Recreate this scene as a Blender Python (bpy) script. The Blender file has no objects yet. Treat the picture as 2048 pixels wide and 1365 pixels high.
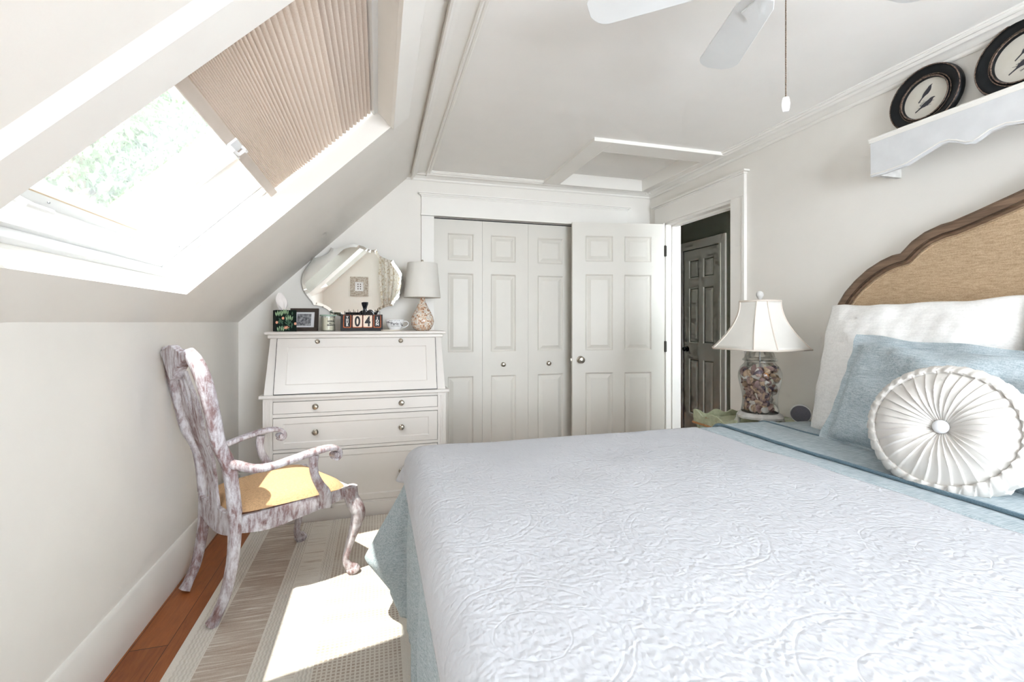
import bpy, bmesh, math, random
from math import sin, cos, pi, radians as R, sqrt, hypot, atan2, exp
from mathutils import Vector, Matrix, Euler, noise
random.seed(7)
SC = bpy.context.scene
COL = SC.collection
H = 1.23
TH = math.atan(267/940)

# ------------------------------------------------------------------ materials
def nt(name):
    m = bpy.data.materials.new(name); m.use_nodes = True
    t = m.node_tree; b = t.nodes['Principled BSDF']
    return m, t, b
def N(t, typ, **kw):
    n = t.nodes.new(typ)
    for k, v in kw.items():
        if k.startswith('_'): setattr(n, k[1:], v)
        else: n.inputs[k.replace('__', ' ')].default_value = v
    return n
def L(t, a, b): t.links.new(a, b)
def math_n(t, op, a, b=None, c=None):
    n = t.nodes.new('ShaderNodeMath'); n.operation = op
    for i, v in enumerate((a, b, c)):
        if v is None: continue
        if isinstance(v, (int, float)): n.inputs[i].default_value = v
        else: L(t, v, n.inputs[i])
    return n.outputs[0]
def coords(t, scale=(1, 1, 1), loc=(0, 0, 0), rot=(0, 0, 0)):
    c = t.nodes.new('ShaderNodeTexCoord'); m = t.nodes.new('ShaderNodeMapping')
    m.inputs['Scale'].default_value = scale; m.inputs['Location'].default_value = loc; m.inputs['Rotation'].default_value = rot
    L(t, c.outputs['Object'], m.inputs['Vector']); return m.outputs['Vector']
def ramp(t, fac, stops, interp='LINEAR'):
    r = t.nodes.new('ShaderNodeValToRGB'); r.color_ramp.interpolation = interp
    e = r.color_ramp.elements
    while len(e) > 1: e.remove(e[-1])
    e[0].position = stops[0][0]; e[0].color = (*stops[0][1], 1)
    for p, c in stops[1:]:
        x = e.new(p); x.color = (*c, 1)
    L(t, fac, r.inputs['Fac']); return r.outputs['Color']
def bump(t, b, h, strength=.3, dist=.01):
    n = t.nodes.new('ShaderNodeBump'); n.inputs['Strength'].default_value = strength; n.inputs['Distance'].default_value = dist
    L(t, h, n.inputs['Height']); L(t, n.outputs['Normal'], b.inputs['Normal'])
def mix(t, fac, a, b, typ='MIX'):
    n = t.nodes.new('ShaderNodeMix'); n.data_type = 'RGBA'; n.blend_type = typ
    if isinstance(fac, (int, float)): n.inputs[0].default_value = fac
    else: L(t, fac, n.inputs[0])
    for i, v in ((6, a), (7, b)):
        if isinstance(v, tuple): n.inputs[i].default_value = (*v, 1)
        else: L(t, v, n.inputs[i])
    return n.outputs[2]
def noise_n(t, vec, scale, detail=3, rough=.5, dist=0):
    n = t.nodes.new('ShaderNodeTexNoise'); n.inputs['Scale'].default_value = scale; n.inputs['Detail'].default_value = detail
    n.inputs['Roughness'].default_value = rough; n.inputs['Distortion'].default_value = dist
    L(t, vec, n.inputs['Vector']); return n.outputs['Fac']
def plain(name, col, rough=.5, metal=0., var=.04, scale=6, bmp=.0, bscale=200, spec=None, sub=0):
    m, t, b = nt(name)
    v = coords(t)
    f = noise_n(t, v, scale, 4)
    lo = tuple(max(0, c*(1-var)) for c in col); hi = tuple(min(1, c*(1+var)) for c in col)
    L(t, ramp(t, f, [(.3, lo), (.7, hi)]), b.inputs['Base Color'])
    b.inputs['Roughness'].default_value = rough; b.inputs['Metallic'].default_value = metal
    if spec is not None: b.inputs['Specular IOR Level'].default_value = spec
    if bmp: bump(t, b, noise_n(t, v, bscale, 2), bmp, .002)
    return m
M = {}
M['wall'] = plain('wall_paint', (.83, .805, .76), .75, bmp=.08, bscale=120, var=.01)
M['ceil'] = plain('ceiling_paint', (.88, .865, .835), .85, bmp=.1, bscale=60, var=.01)
M['trim'] = plain('trim_paint', (.85, .83, .79), .45, var=.01)
M['door'] = plain('door_paint', (.70, .675, .62), .42, var=.015)
M['white'] = plain('window_white', (.80, .80, .79), .35, var=.01)
M['hall'] = plain('hall_green_paint', (.215, .225, .175), .7, var=.02)
M['desk'] = plain('desk_white_paint', (.70, .665, .63), .35, var=.01)
M['nickel'] = plain('brushed_nickel', (.42, .38, .32), .28, 1.0, var=.1, scale=40)
M['dark_metal'] = plain('oiled_bronze', (.03, .026, .022), .35, .8)
M['black'] = plain('matte_black', (.016, .016, .018), .45)
M['black_gloss'] = plain('black_gloss', (.010, .011, .016), .15)
M['grey_metal'] = plain('grey_metal', (.45, .45, .46), .35, .9)
M['shade'] = plain('lamp_linen', (.70, .68, .635), .9, bmp=.3, bscale=500)
M['piping'] = plain('cream_piping', (.68, .61, .54), .8)
M['rub'] = plain('grey_rubbed_paint', (.62, .61, .59), .7, var=.15, scale=30)
M['green'] = None
M['porcelain'] = plain('porcelain', (.80, .81, .82), .12)
M['tissue'] = plain('tissue_paper', (.93, .88, .86), .9)
M['wax'] = plain('candle_wax', (.86, .80, .66), .45)
M['mat'] = plain('mat_board', (.80, .80, .82), .8)
M['cream_card'] = plain('cream_card', (.86, .74, .62), .7, var=.06, scale=60)
M['rust'] = plain('rusty_edge', (.50, .13, .045), .8, var=.35, scale=120)
M['ink'] = plain('black_ink', (.025, .022, .025), .6)
M['white_ink'] = plain('white_ink', (.82, .82, .80), .6)
M['cord'] = plain('white_cord', (.72, .72, .70), .5)
M['plastic'] = plain('white_plastic', (.85, .85, .85), .35)
M['speaker'] = plain('speaker_mesh', (.22, .215, .25), .9, bmp=.6, bscale=900, var=.3, scale=500)
M['outside'] = plain('roof_outside', (.12, .12, .12), .9)
M['fan'] = plain('fan_white', (.80, .82, .82), .35)

def glass_mat(name, tint=(1, 1, 1), refl=.10, veil=0., edge=None):
    m = bpy.data.materials.new(name); m.use_nodes = True; t = m.node_tree; t.nodes.clear()
    o = t.nodes.new('ShaderNodeOutputMaterial')
    tr = N(t, 'ShaderNodeBsdfTransparent', Color=(*tint, 1))
    gl = N(t, 'ShaderNodeBsdfGlossy', Roughness=.02)
    lw = N(t, 'ShaderNodeLayerWeight', Blend=.35)
    if edge:
        cr = ramp(t, lw.outputs['Facing'], [(0, tint), (.80, tint), (1, edge)])
        L(t, cr, tr.inputs['Color'])
    mx = t.nodes.new('ShaderNodeMixShader')
    L(t, math_n(t, 'MULTIPLY', lw.outputs['Fresnel'], refl*4), mx.inputs[0])
    L(t, tr.outputs[0], mx.inputs[1]); L(t, gl.outputs[0], mx.inputs[2])
    out = mx.outputs[0]
    if veil:  # bright translucent haze put into the glass to wash out the view
        v = coords(t); f = noise_n(t, v, 9, 6, .7)
        tl = N(t, 'ShaderNodeBsdfTranslucent', Color=(.9, .93, .93, 1))
        m2 = t.nodes.new('ShaderNodeMixShader'); L(t, math_n(t, 'MULTIPLY', f, veil), m2.inputs[0])
        L(t, out, m2.inputs[1]); L(t, tl.outputs[0], m2.inputs[2]); out = m2.outputs[0]
    L(t, out, o.inputs[0]); return m
M['glass'] = glass_mat('pane_glass', (.96, .98, .97),   .08, .03)
M['jar_glass'] = glass_mat('jar_glass', (.97, .98, .97), .16, 0, (.22, .26, .25))
M['candle_glass'] = glass_mat('candle_glass', (.97, .98, .97), .12, 0, (.75, .82, .77))

def wood_floor():
    m, t, b = nt('cherry_plank_floor')
    v = coords(t)
    s = t.nodes.new('ShaderNodeSeparateXYZ'); L(t, v, s.inputs[0])
    W = .125
    xi = math_n(t, 'FLOOR', math_n(t, 'DIVIDE', math_n(t, 'ADD', s.outputs[0], .022), W))
    off = math_n(t, 'MULTIPLY', math_n(t, 'FRACT', math_n(t, 'MULTIPLY', xi, .437)), 1.3)
    yi = math_n(t, 'FLOOR', math_n(t, 'DIVIDE', math_n(t, 'ADD', s.outputs[1], off), 1.1))
    c = t.nodes.new('ShaderNodeCombineXYZ'); L(t, xi, c.inputs[0]); L(t, yi, c.inputs[1])
    wn = t.nodes.new('ShaderNodeTexWhiteNoise'); L(t, c.outputs[0], wn.inputs['Vector'])
    v2 = coords(t, (14, 1.6, 14)); g = noise_n(t, v2, 3, 8, .65, 1.2)
    v3 = coords(t, (60, 3, 60)); g2 = noise_n(t, v3, 3, 4, .6)
    col = ramp(t, g, [(.25, (.13, .028, .008)), (.5, (.37, .10, .022)), (.75, (.54, .18, .045))])
    col = mix(t, math_n(t, 'MULTIPLY', g2, .5), col, (.15, .035, .012))
    col = mix(t, .45, col, ramp(t, wn.outputs['Value'], [(0, (.10, .025, .01)), (1, (.60, .21, .055))]))
    fx = math_n(t, 'FRACT', math_n(t, 'DIVIDE', math_n(t, 'ADD', s.outputs[0], .022), W))
    fy = math_n(t, 'FRACT', math_n(t, 'DIVIDE', math_n(t, 'ADD', s.outputs[1], off), 1.1))
    gx = math_n(t, 'LESS_THAN', fx, .018); gy = math_n(t, 'LESS_THAN', fy, .003)
    gap = math_n(t, 'MAXIMUM', gx, gy)
    col = mix(t, gap, col, (.025, .008, .004))
    L(t, col, b.inputs['Base Color'])
    b.inputs['Roughness'].default_value = .38
    bump(t, b, math_n(t, 'SUBTRACT', math_n(t, 'MULTIPLY', g, .3), gap), .3, .003)
    return m
M['floor'] = wood_floor()

def rug_mat():
    m, t, b = nt('striped_woven_rug')
    v = coords(t); s = t.nodes.new('ShaderNodeSeparateXYZ'); L(t, v, s.inputs[0])
    x = math_n(t, 'ADD', s.outputs[0], .72)           # 0 at left edge
    cream = (.78, .74, .675); brown = (.44, .34, .27)
    # stripe classes over x (0..2.2)
    def band(a, c): return math_n(t, 'MULTIPLY', math_n(t, 'GREATER_THAN', x, a), math_n(t, 'LESS_THAN', x, c))
    hb = None
    for a, c in ((.105, .285), (.87, 1.05), (1.6, 1.8)):
        q = band(a, c); hb = q if hb is None else math_n(t, 'MAXIMUM', hb, q)
    vs = coords(t, (5, 90, 5)); n1 = noise_n(t, vs, 1, 4, .6, .3)
    vs2 = coords(t, (1.2, 4, 1)); n1b = noise_n(t, vs2, 3, 2)
    heather = ramp(t, math_n(t, 'ADD', math_n(t, 'MULTIPLY', n1, .8), math_n(t, 'MULTIPLY', n1b, .25)), [(.42, brown), (.56, (.56, .475, .40)), (.66, cream)])
    # faint heather band
    fb = band(.345, .44)
    faint = ramp(t, n1, [(.36, (.56, .48, .41)), (.48, cream)])
    # grid band
    gb = None
    for a, c in ((.50, .80), (1.15, 1.5)):
        q = band(a, c); gb = q if gb is None else math_n(t, 'MAXIMUM', gb, q)
    gx = math_n(t, 'LESS_THAN', math_n(t, 'FRACT', math_n(t, 'MULTIPLY', x, 62)), .62)
    gy = math_n(t, 'LESS_THAN', math_n(t, 'FRACT', math_n(t, 'MULTIPLY', s.outputs[1], 62)), .62)
    g = math_n(t, 'MULTIPLY', gx, gy)
    grid = mix(t, math_n(t, 'MULTIPLY', g, ramp_f(t, n1b)), (.72, .67, .60), (.42, .33, .265))
    col = mix(t, hb, cream, heather)
    col = mix(t, fb, col, faint)
    col = mix(t, gb, col, grid)
    vn = coords(t, (400, 400, 400)); n3 = noise_n(t, vn, 1, 2)
    col = mix(t, .18, col, ramp(t, n3, [(.3, (.3, .27, .23)), (.7, (.8, .77, .72))]))
    # cable ribs
    cb = None
    for a, c in ((.03, .10), (.29, .34), (.445, .495)):
        q = band(a, c); cb = q if cb is None else math_n(t, 'MAXIMUM', cb, q)
    w = math_n(t, 'SINE', math_n(t, 'ADD', math_n(t, 'MULTIPLY', x, 480), math_n(t, 'MULTIPLY', math_n(t, 'SINE', math_n(t, 'MULTIPLY', s.outputs[1], 220)), .8)))
    col = mix(t, math_n(t, 'MULTIPLY', cb, math_n(t, 'MULTIPLY', math_n(t, 'LESS_THAN', w, -.3), .28)), col, (.42, .37, .31))
    L(t, col, b.inputs['Base Color']); b.inputs['Roughness'].default_value = .95
    b.inputs['Specular IOR Level'].default_value = .1
    hgt = math_n(t, 'ADD', math_n(t, 'MULTIPLY', cb, w), math_n(t, 'ADD', math_n(t, 'MULTIPLY', math_n(t, 'MULTIPLY', g, gb), -1.), n3))
    bump(t, b, hgt, .5, .003)
    return m
def ramp_f(t, f):
    return math_n(t, 'MULTIPLY', math_n(t, 'ADD', math_n(t, 'MULTIPLY', math_n(t, 'SUBTRACT', f, .5), 1.6), .7), 1.)
M['rug'] = rug_mat()

def quilt_mat():
    m, t, b = nt('white_matelasse_quilt')
    v = coords(t); s = t.nodes.new('ShaderNodeSeparateXYZ'); L(t, v, s.inputs[0])
    L(t, ramp(t, noise_n(t, v, 5, 2), [(.3, (.53, .542, .578)), (.7, (.56, .572, .608))]), b.inputs['Base Color'])
    b.inputs['Roughness'].default_value = .9; b.inputs['Specular IOR Level'].default_value = .15
    nz = noise_n(t, v, 28, 3, .6)
    ch = math_n(t, 'ABSOLUTE', math_n(t, 'SINE', math_n(t, 'ADD', math_n(t, 'MULTIPLY', s.outputs[0], 300), math_n(t, 'MULTIPLY', nz, 7))))
    vo = t.nodes.new('ShaderNodeTexVoronoi'); vo.inputs['Scale'].default_value = 80; vo.feature = 'SMOOTH_F1'
    vd = t.nodes.new('ShaderNodeVectorMath'); vd.operation = 'ADD'
    nn = t.nodes.new('ShaderNodeTexNoise'); nn.inputs['Scale'].default_value = 20; L(t, v, nn.inputs['Vector'])
    sc = t.nodes.new('ShaderNodeVectorMath'); sc.operation = 'SCALE'; sc.inputs['Scale'].default_value = .05
    L(t, nn.outputs['Color'], sc.inputs[0]); L(t, v, vd.inputs[0]); L(t, sc.outputs[0], vd.inputs[1]); L(t, vd.outputs[0], vo.inputs['Vector'])
    # medallions on a staggered grid
    C = .46
    row = math_n(t, 'FLOOR', math_n(t, 'DIVIDE', s.outputs[0], C))
    yy = math_n(t, 'ADD', s.outputs[1], math_n(t, 'MULTIPLY', math_n(t, 'MODULO', row, 2), C*.5))
    lx = math_n(t, 'MULTIPLY', math_n(t, 'SUBTRACT', math_n(t, 'FRACT', math_n(t, 'DIVIDE', s.outputs[0], C)), .5), C)
    ly = math_n(t, 'MULTIPLY', math_n(t, 'SUBTRACT', math_n(t, 'FRACT', math_n(t, 'DIVIDE', yy, C)), .5), C)
    rr = math_n(t, 'SQRT', math_n(t, 'ADD', math_n(t, 'MULTIPLY', lx, lx), math_n(t, 'MULTIPLY', ly, ly)))
    rr = math_n(t, 'ADD', rr, math_n(t, 'MULTIPLY', nn.outputs['Fac'], .02))
    def groove(r0, w):
        d = math_n(t, 'DIVIDE', math_n(t, 'ABSOLUTE', math_n(t, 'SUBTRACT', rr, r0)), w)
        return math_n(t, 'MAXIMUM', math_n(t, 'SUBTRACT', 1., d), 0.)
    gr = math_n(t, 'MAXIMUM', groove(.165, .004), math_n(t, 'MAXIMUM', groove(.148, .004), groove(.07, .003)))
    ang = math_n(t, 'ARCTAN2', ly, lx)
    sw = math_n(t, 'ABSOLUTE', math_n(t, 'SINE', math_n(t, 'ADD', math_n(t, 'MULTIPLY', ang, 4), math_n(t, 'MULTIPLY', rr, 60))))
    inn = math_n(t, 'LESS_THAN', rr, .14)
    h = math_n(t, 'ADD', math_n(t, 'MULTIPLY', ch, .25), math_n(t, 'MULTIPLY', vo.outputs['Distance'], -2.2))
    h = math_n(t, 'ADD', h, math_n(t, 'MULTIPLY', math_n(t, 'MULTIPLY', inn, sw), .25))
    h = math_n(t, 'SUBTRACT', h, math_n(t, 'MULTIPLY', gr, .55))
    h = math_n(t, 'ADD', h, math_n(t, 'MULTIPLY', nz, .5))
    bump(t, b, h, .23, .006)
    return m
M['quilt'] = quilt_mat()

def linen(name, c1, c2, sc=1., bs=.35):
    m, t, b = nt(name)
    v1 = coords(t, (20*sc, 260*sc, 260*sc)); v2 = coords(t, (260*sc, 20*sc, 260*sc))
    a = noise_n(t, v1, 1, 3, .6); c = noise_n(t, v2, 1, 3, .6)
    f = math_n(t, 'MULTIPLY', math_n(t, 'ADD', a, c), .5)
    v = coords(t); big = noise_n(t, v, 3, 3)
    col = ramp(t, f, [(.36, c1), (.60, c2)])
    L(t, col, b.inputs['Base Color']); b.inputs['Roughness'].default_value = .92; b.inputs['Specular IOR Level'].default_value = .15
    bump(t, b, math_n(t, 'ADD', f, math_n(t, 'MULTIPLY', big, 2.)), bs, .004)
    return m
M['blue'] = linen('blue_chambray_linen', (.29, .36, .405), (.53, .595, .625))
M['blue_dark'] = linen('blue_seam', (.12, .19, .24), (.22, .30, .35))
M['burlap'] = linen('tan_burlap', (.34, .235, .14), (.56, .42, .28), 1.3)
M['white_sham'] = linen('white_woven_sham', (.78, .775, .76), (.88, .875, .86), .5, .5)
M['cushion'] = plain('ivory_jersey', (.60, .577, .545), .85, var=.02, bmp=.1, bscale=300)
M['button'] = plain('white_linen_button', (.70, .71, .73), .85, bmp=.3, bscale=800)
M['wood'] = None
def oak():
    m, t, b = nt('weathered_oak')
    v = coords(t, (40, 3, 40)); g = noise_n(t, v, 1.5, 6, .6, .6)
    L(t, ramp(t, g, [(.3, (.085, .05, .030)), (.6, (.19, .12, .075)), (.8, (.25, .165, .11))]), b.inputs['Base Color'])
    b.inputs['Roughness'].default_value = .55; bump(t, b, g, .2, .002); return m
M['wood'] = oak()
M['groove'] = plain('dark_groove', (.03, .018, .012), .8)
def chalk():
    m, t, b = nt('distressed_whitewashed_wood')
    v = coords(t, (34, 34, 9)); g = noise_n(t, v, 1.2, 9, .75, .5)
    v2 = coords(t); g2 = noise_n(t, v2, 7, 6, .7)
    f = math_n(t, 'ADD', math_n(t, 'MULTIPLY', g, .6), math_n(t, 'MULTIPLY', g2, .4))
    L(t, ramp(t, f, [(.36, (.15, .065, .055)), (.44, (.27, .185, .19)), (.49, (.42, .375, .40)), (.55, (.60, .585, .625)), (.68, (.76, .76, .78))]), b.inputs['Base Color'])
    b.inputs['Roughness'].default_value = .6; bump(t, b, g, .3, .002); return m
M['chair'] = chalk()
M['seat'] = plain('ochre_seat_fabric', (.60, .385, .21), .95, var=.15, scale=150, bmp=.4, bscale=500)
def sage():
    m, t, b = nt('sage_distressed_paint')
    v = coords(t); g = noise_n(t, v, 25, 6, .7)
    L(t, ramp(t, g, [(.33, (.36, .15, .06)), (.37, (.36, .38, .25)), (.6, (.46, .49, .34)), (.8, (.52, .55, .41))]), b.inputs['Base Color'])
    b.inputs['Roughness'].default_value = .5; return m
M['sage'] = sage()
def blind():
    m = bpy.data.materials.new('pleated_shade_fabric'); m.use_nodes = True; t = m.node_tree; t.nodes.clear()
    o = t.nodes.new('ShaderNodeOutputMaterial')
    v = coords(t, (300, 300, 300)); f = noise_n(t, v, 1, 2)
    c = ramp(t, f, [(.3, (.66, .57, .50)), (.7, (.74, .65, .58))])
    d = t.nodes.new('ShaderNodeBsdfDiffuse'); tl = t.nodes.new('ShaderNodeBsdfTranslucent')
    L(t, c, d.inputs['Color']); L(t, c, tl.inputs['Color'])
    mx = N(t, 'ShaderNodeMixShader', Fac=.05); L(t, d.outputs[0], mx.inputs[1]); L(t, tl.outputs[0], mx.inputs[2]); L(t, mx.outputs[0], o.inputs[0]); return m
M['blind'] = blind()
def sheer():
    m = bpy.data.materials.new('curtain_toile'); m.use_nodes = True; t = m.node_tree; t.nodes.clear()
    o = t.nodes.new('ShaderNodeOutputMaterial')
    v = coords(t); f = noise_n(t, v, 14, 6, .65, 1.5)
    c = ramp(t, f, [(.40, (.60, .52, .40)), (.48, (.84, .82, .77)), (.8, (.87, .86, .82))])
    d = t.nodes.new('ShaderNodeBsdfDiffuse'); tl = t.nodes.new('ShaderNodeBsdfTranslucent')
    L(t, c, d.inputs['Color']); L(t, c, tl.inputs['Color'])
    mx = N(t, 'ShaderNodeMixShader', Fac=.35); L(t, d.outputs[0], mx.inputs[1]); L(t, tl.outputs[0], mx.inputs[2]); L(t, mx.outputs[0], o.inputs[0]); return m
M['curtain'] = sheer()
def mosaic():
    m, t, b = nt('shell_mosaic')
    v = coords(t)
    vo = t.nodes.new('ShaderNodeTexVoronoi'); vo.inputs['Scale'].default_value = 95; vo.distance = 'CHEBYCHEV'; vo.inputs['Randomness'].default_value = .55; L(t, v, vo.inputs['Vector'])
    s = t.nodes.new('ShaderNodeSeparateColor'); L(t, vo.outputs['Color'], s.inputs[0])
    c = ramp(t, s.outputs[0], [(0, (.36, .17, .09)), (.2, (.60, .36, .22)), (.4, (.72, .56, .43)), (.6, (.62, .58, .54)), (.8, (.80, .74, .66)), (1, (.42, .37, .35))], 'CONSTANT')
    ed = t.nodes.new('ShaderNodeTexVoronoi'); ed.feature = 'DISTANCE_TO_EDGE'; ed.inputs['Scale'].default_value = 95; ed.inputs['Randomness'].default_value = .55; L(t, v, ed.inputs['Vector'])
    c = mix(t, math_n(t, 'LESS_THAN', ed.outputs['Distance'], .05), c, (.62, .55, .46))
    L(t, c, b.inputs['Base Color']); b.inputs['Roughness'].default_value = .12; return m
M['mosaic'] = mosaic()
def picture(name, lo, hi, sc=30):
    m, t, b = nt(name); v = coords(t); f = noise_n(t, v, sc, 5, .6)
    L(t, ramp(t, f, [(.35, lo), (.65, hi)]), b.inputs['Base Color']); b.inputs['Roughness'].default_value = .5; return m
M['photo'] = picture('grey_photograph', (.07, .07, .08), (.45, .45, .47), 55)
M['darkframe'] = plain('dark_brown_frame', (.055, .038, .030), .5, var=.2, scale=40)
M['agedframe'] = plain('black_aged_frame', (.007, .008, .009), .4, var=.3, scale=40, spec=.25)
M['aged_edge'] = picture('rubbed_black_edge', (.012, .010, .009), (.30, .20, .15), 160)
M['print'] = picture('aged_print_paper', (.62, .59, .52), (.68, .655, .60), 9)
M['tissuebox'] = plain('dark_green_carton', (.008, .016, .012), .7, var=.5, scale=90, spec=.1)
M['cactus'] = plain('cactus_green', (.30, .46, .25), .6)
M['cactus2'] = plain('deep_leaf_green', (.04, .10, .055), .7)
M['coral'] = plain('coral_print', (.80, .36, .22), .6)
M['distress'] = picture('chipped_cream_paint', (.30, .24, .19), (.62, .58, .52), 40)
M['bark'] = plain('bark', (.12, .09, .06), .9)
M['leaf'] = plain('leaf', (.065, .115, .045), .7, var=.5, scale=3)
M['mirror'] = plain('mirror_silver', (.90, .92, .91), .0, 1.0, var=0.)
M['mirror_edge'] = plain('mirror_edge_glass', (.14, .17, .17), .2, .3)
SH = [plain('shell_'+n, c, .4, var=.25, scale=90, bmp=.4, bscale=300) for n, c in
      (('white', (.74, .70, .66)), ('tan', (.66, .48, .34)), ('mauve', (.42, .28, .26)), ('purple', (.20, .15, .19)), ('orange', (.66, .30, .08)), ('pink', (.60, .42, .36)))]

# ------------------------------------------------------------------ mesh builder
class MB:
    def __init__(s): s.v = []; s.f = []; s.mi = []; s.cur = 0
    def add(s, vs, fs, M4=None):
        o = len(s.v)
        s.v += [tuple(M4 @ Vector(p)) if M4 is not None else tuple(p) for p in vs]
        s.f += [tuple(i+o for i in f) for f in fs]; s.mi += [s.cur]*len(fs); return s
    def box(s, a, b, M4=None):
        x0, y0, z0 = a; x1, y1, z1 = b
        return s.add([(x0,y0,z0),(x1,y0,z0),(x1,y1,z0),(x0,y1,z0),(x0,y0,z1),(x1,y0,z1),(x1,y1,z1),(x0,y1,z1)],
                     [(0,3,2,1),(4,5,6,7),(0,1,5,4),(1,2,6,5),(2,3,7,6),(3,0,4,7)], M4)
    def hexa(s, p): return s.add(p, [(0,3,2,1),(4,5,6,7),(0,1,5,4),(1,2,6,5),(2,3,7,6),(3,0,4,7)])
    def prism(s, poly, t0, t1, M4=None):
        n = len(poly)  # poly in xy, extruded in z
        vs = [(x, y, t0) for x, y in poly]+[(x, y, t1) for x, y in poly]
        fs = [tuple(range(n-1, -1, -1)), tuple(range(n, 2*n))]+[(i, (i+1) % n, n+(i+1) % n, n+i) for i in range(n)]
        return s.add(vs, fs, M4)
    def lathe(s, prof, seg=32, M4=None, rf=None):
        vs = []; fs = []; n = len(prof)
        for j in range(seg):
            a = 2*pi*j/seg
            for i, (r, z) in enumerate(prof):
                q = r*(rf(a, z) if rf else 1); vs.append((q*cos(a), q*sin(a), z))
        for j in range(seg):
            k = (j+1) % seg
            for i in range(n-1): fs.append((j*n+i, k*n+i, k*n+i+1, j*n+i+1))
        if prof[0][0] > 1e-6: fs.append(tuple(j*n for j in range(seg))[::-1])
        if prof[-1][0] > 1e-6: fs.append(tuple(j*n+n-1 for j in range(seg)))
        return s.add(vs, fs, M4)
    def tube(s, pts, rad, seg=10, M4=None, sq=None, cap=True, up=(0, 0, 1)):
        # sq: (rx,ry) multipliers; rad scalar or list
        P = [Vector(p) for p in pts]; n = len(P); vs = []; fs = []
        if not isinstance(rad, (list, tuple)): rad = [rad]*n
        prev = None
        for i in range(n):
            T = (P[min(i+1, n-1)]-P[max(i-1, 0)]).normalized()
            if prev is None:
                u = Vector(up); 
                if abs(u.dot(T)) > .95: u = Vector((1, 0, 0))
                A = T.cross(u).normalized()
            else:
                A = (prev-T*prev.dot(T)).normalized()
            B = A.cross(T).normalized(); prev = A
            ra = rad[i]; rx, ry = (ra if isinstance(ra, (tuple, list)) else (ra, ra))
            for j in range(seg):
                a = 2*pi*(j+.5)/seg; ca, sa = cos(a), sin(a)
                if sq:
                    ca = math.copysign(abs(ca)**sq, ca); sa = math.copysign(abs(sa)**sq, sa)
                vs.append(P[i]+A*ca*rx+B*sa*ry)
        for i in range(n-1):
            for j in range(seg):
                k = (j+1) % seg; fs.append((i*seg+j, i*seg+k, (i+1)*seg+k, (i+1)*seg+j))
        if cap: fs.append(tuple(range(seg))[::-1]); fs.append(tuple((n-1)*seg+j for j in range(seg)))
        return s.add(vs, fs, M4)
    def grid(s, fn, nu, nv, M4=None, closeu=False):
        vs = [fn(i/(nu if closeu else nu-1), j/(nv-1)) for i in range(nu) for j in range(nv)]; fs = []
        for i in range(nu if closeu else nu-1):
            k = (i+1) % nu
            for j in range(nv-1): fs.append((i*nv+j, k*nv+j, k*nv+j+1, i*nv+j+1))
        return s.add(vs, fs, M4)
    def sphere(s, c, r, seg=16, M4=None):
        if not isinstance(r, (tuple, list)): r = (r, r, r)
        pr = [(sin(pi*i/seg), -cos(pi*i/seg)) for i in range(seg+1)]; pr[0] = (0, -1); pr[-1] = (0, 1)
        mm = Matrix.Translation(c) @ Matrix.Diagonal((*r, 1))
        if M4 is not None: mm = M4 @ mm
        return s.lathe(pr, seg, mm)
    def build(s, name, mat, parent=None, smooth=None, bevel=0, seg=2, kind=None, weld=True, loc=None, sub=0, solid=0):
        me = bpy.data.meshes.new(name); me.from_pydata(s.v, [], s.f)
        mats = mat if isinstance(mat, (list, tuple)) else [mat]
        for m in mats: me.materials.append(m)
        for p, i in zip(me.polygons, s.mi): p.material_index = i
        bm = bmesh.new(); bm.from_mesh(me)
        if weld: bmesh.ops.remove_doubles(bm, verts=bm.verts, dist=1e-5)
        if not solid: bmesh.ops.recalc_face_normals(bm, faces=bm.faces)
        bm.to_mesh(me); bm.free()
        if loc is not None:
            me.transform(Matrix.Translation(-Vector(loc)))
        if smooth is not None:
            for p in me.polygons: p.use_smooth = True
            me.set_sharp_from_angle(angle=R(smooth))
        o = bpy.data.objects.new(name, me); COL.objects.link(o)
        if loc is not None: o.location = loc
        if parent is not None: o.parent = parent
        if solid:
            md = o.modifiers.new('s', 'SOLIDIFY'); md.thickness = solid; md.offset = -1
        if bevel:
            md = o.modifiers.new('b', 'BEVEL'); md.width = bevel; md.segments = seg; md.limit_method = 'ANGLE'; md.angle_limit = R(40)
        if sub:
            md = o.modifiers.new('u', 'SUBSURF'); md.levels = sub; md.render_levels = sub
        if kind: o['kind'] = kind
        return o
def tag(o, label, cat, group=None, kind=None):
    o['label'] = label; o['category'] = cat
    if group: o['group'] = group
    if kind: o['kind'] = kind
    return o
def thing(name, label, cat, loc=(0, 0, 0), rz=0, group=None, rot=None):
    o = bpy.data.objects.new(name, None); COL.objects.link(o); o.location = loc; o.rotation_euler = rot or (0, 0, rz)
    o.empty_display_size = .05
    return tag(o, label, cat, group)
def struct(name): 
    o = bpy.data.objects.new(name, None); COL.objects.link(o); o['kind'] = 'structure'; return o
def text(s, size, mat, M4, parent, name, ext=.0006, bold=0., align='CENTER', sx=1., shear=0.):
    c = bpy.data.curves.new(name, 'FONT'); c.body = s; c.size = size; c.extrude = ext; c.offset = bold
    c.align_x = align; c.align_y = 'CENTER'; c.space_line = .82; c.shear = shear
    o = bpy.data.objects.new(name+'_tmp', c); COL.objects.link(o)
    bpy.context.view_layer.update()
    me = bpy.data.meshes.new_from_object(o.evaluated_get(bpy.context.evaluated_depsgraph_get()))
    bpy.data.objects.remove(o); me.transform(M4 @ Matrix.Diagonal((sx, 1, 1, 1))); me.name = name
    me.materials.clear(); me.materials.append(mat)
    q = bpy.data.objects.new(name, me); COL.objects.link(q); q.parent = parent; return q
def RX(a): return Matrix.Rotation(a, 4, 'X')
def RY(a): return Matrix.Rotation(a, 4, 'Y')
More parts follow.
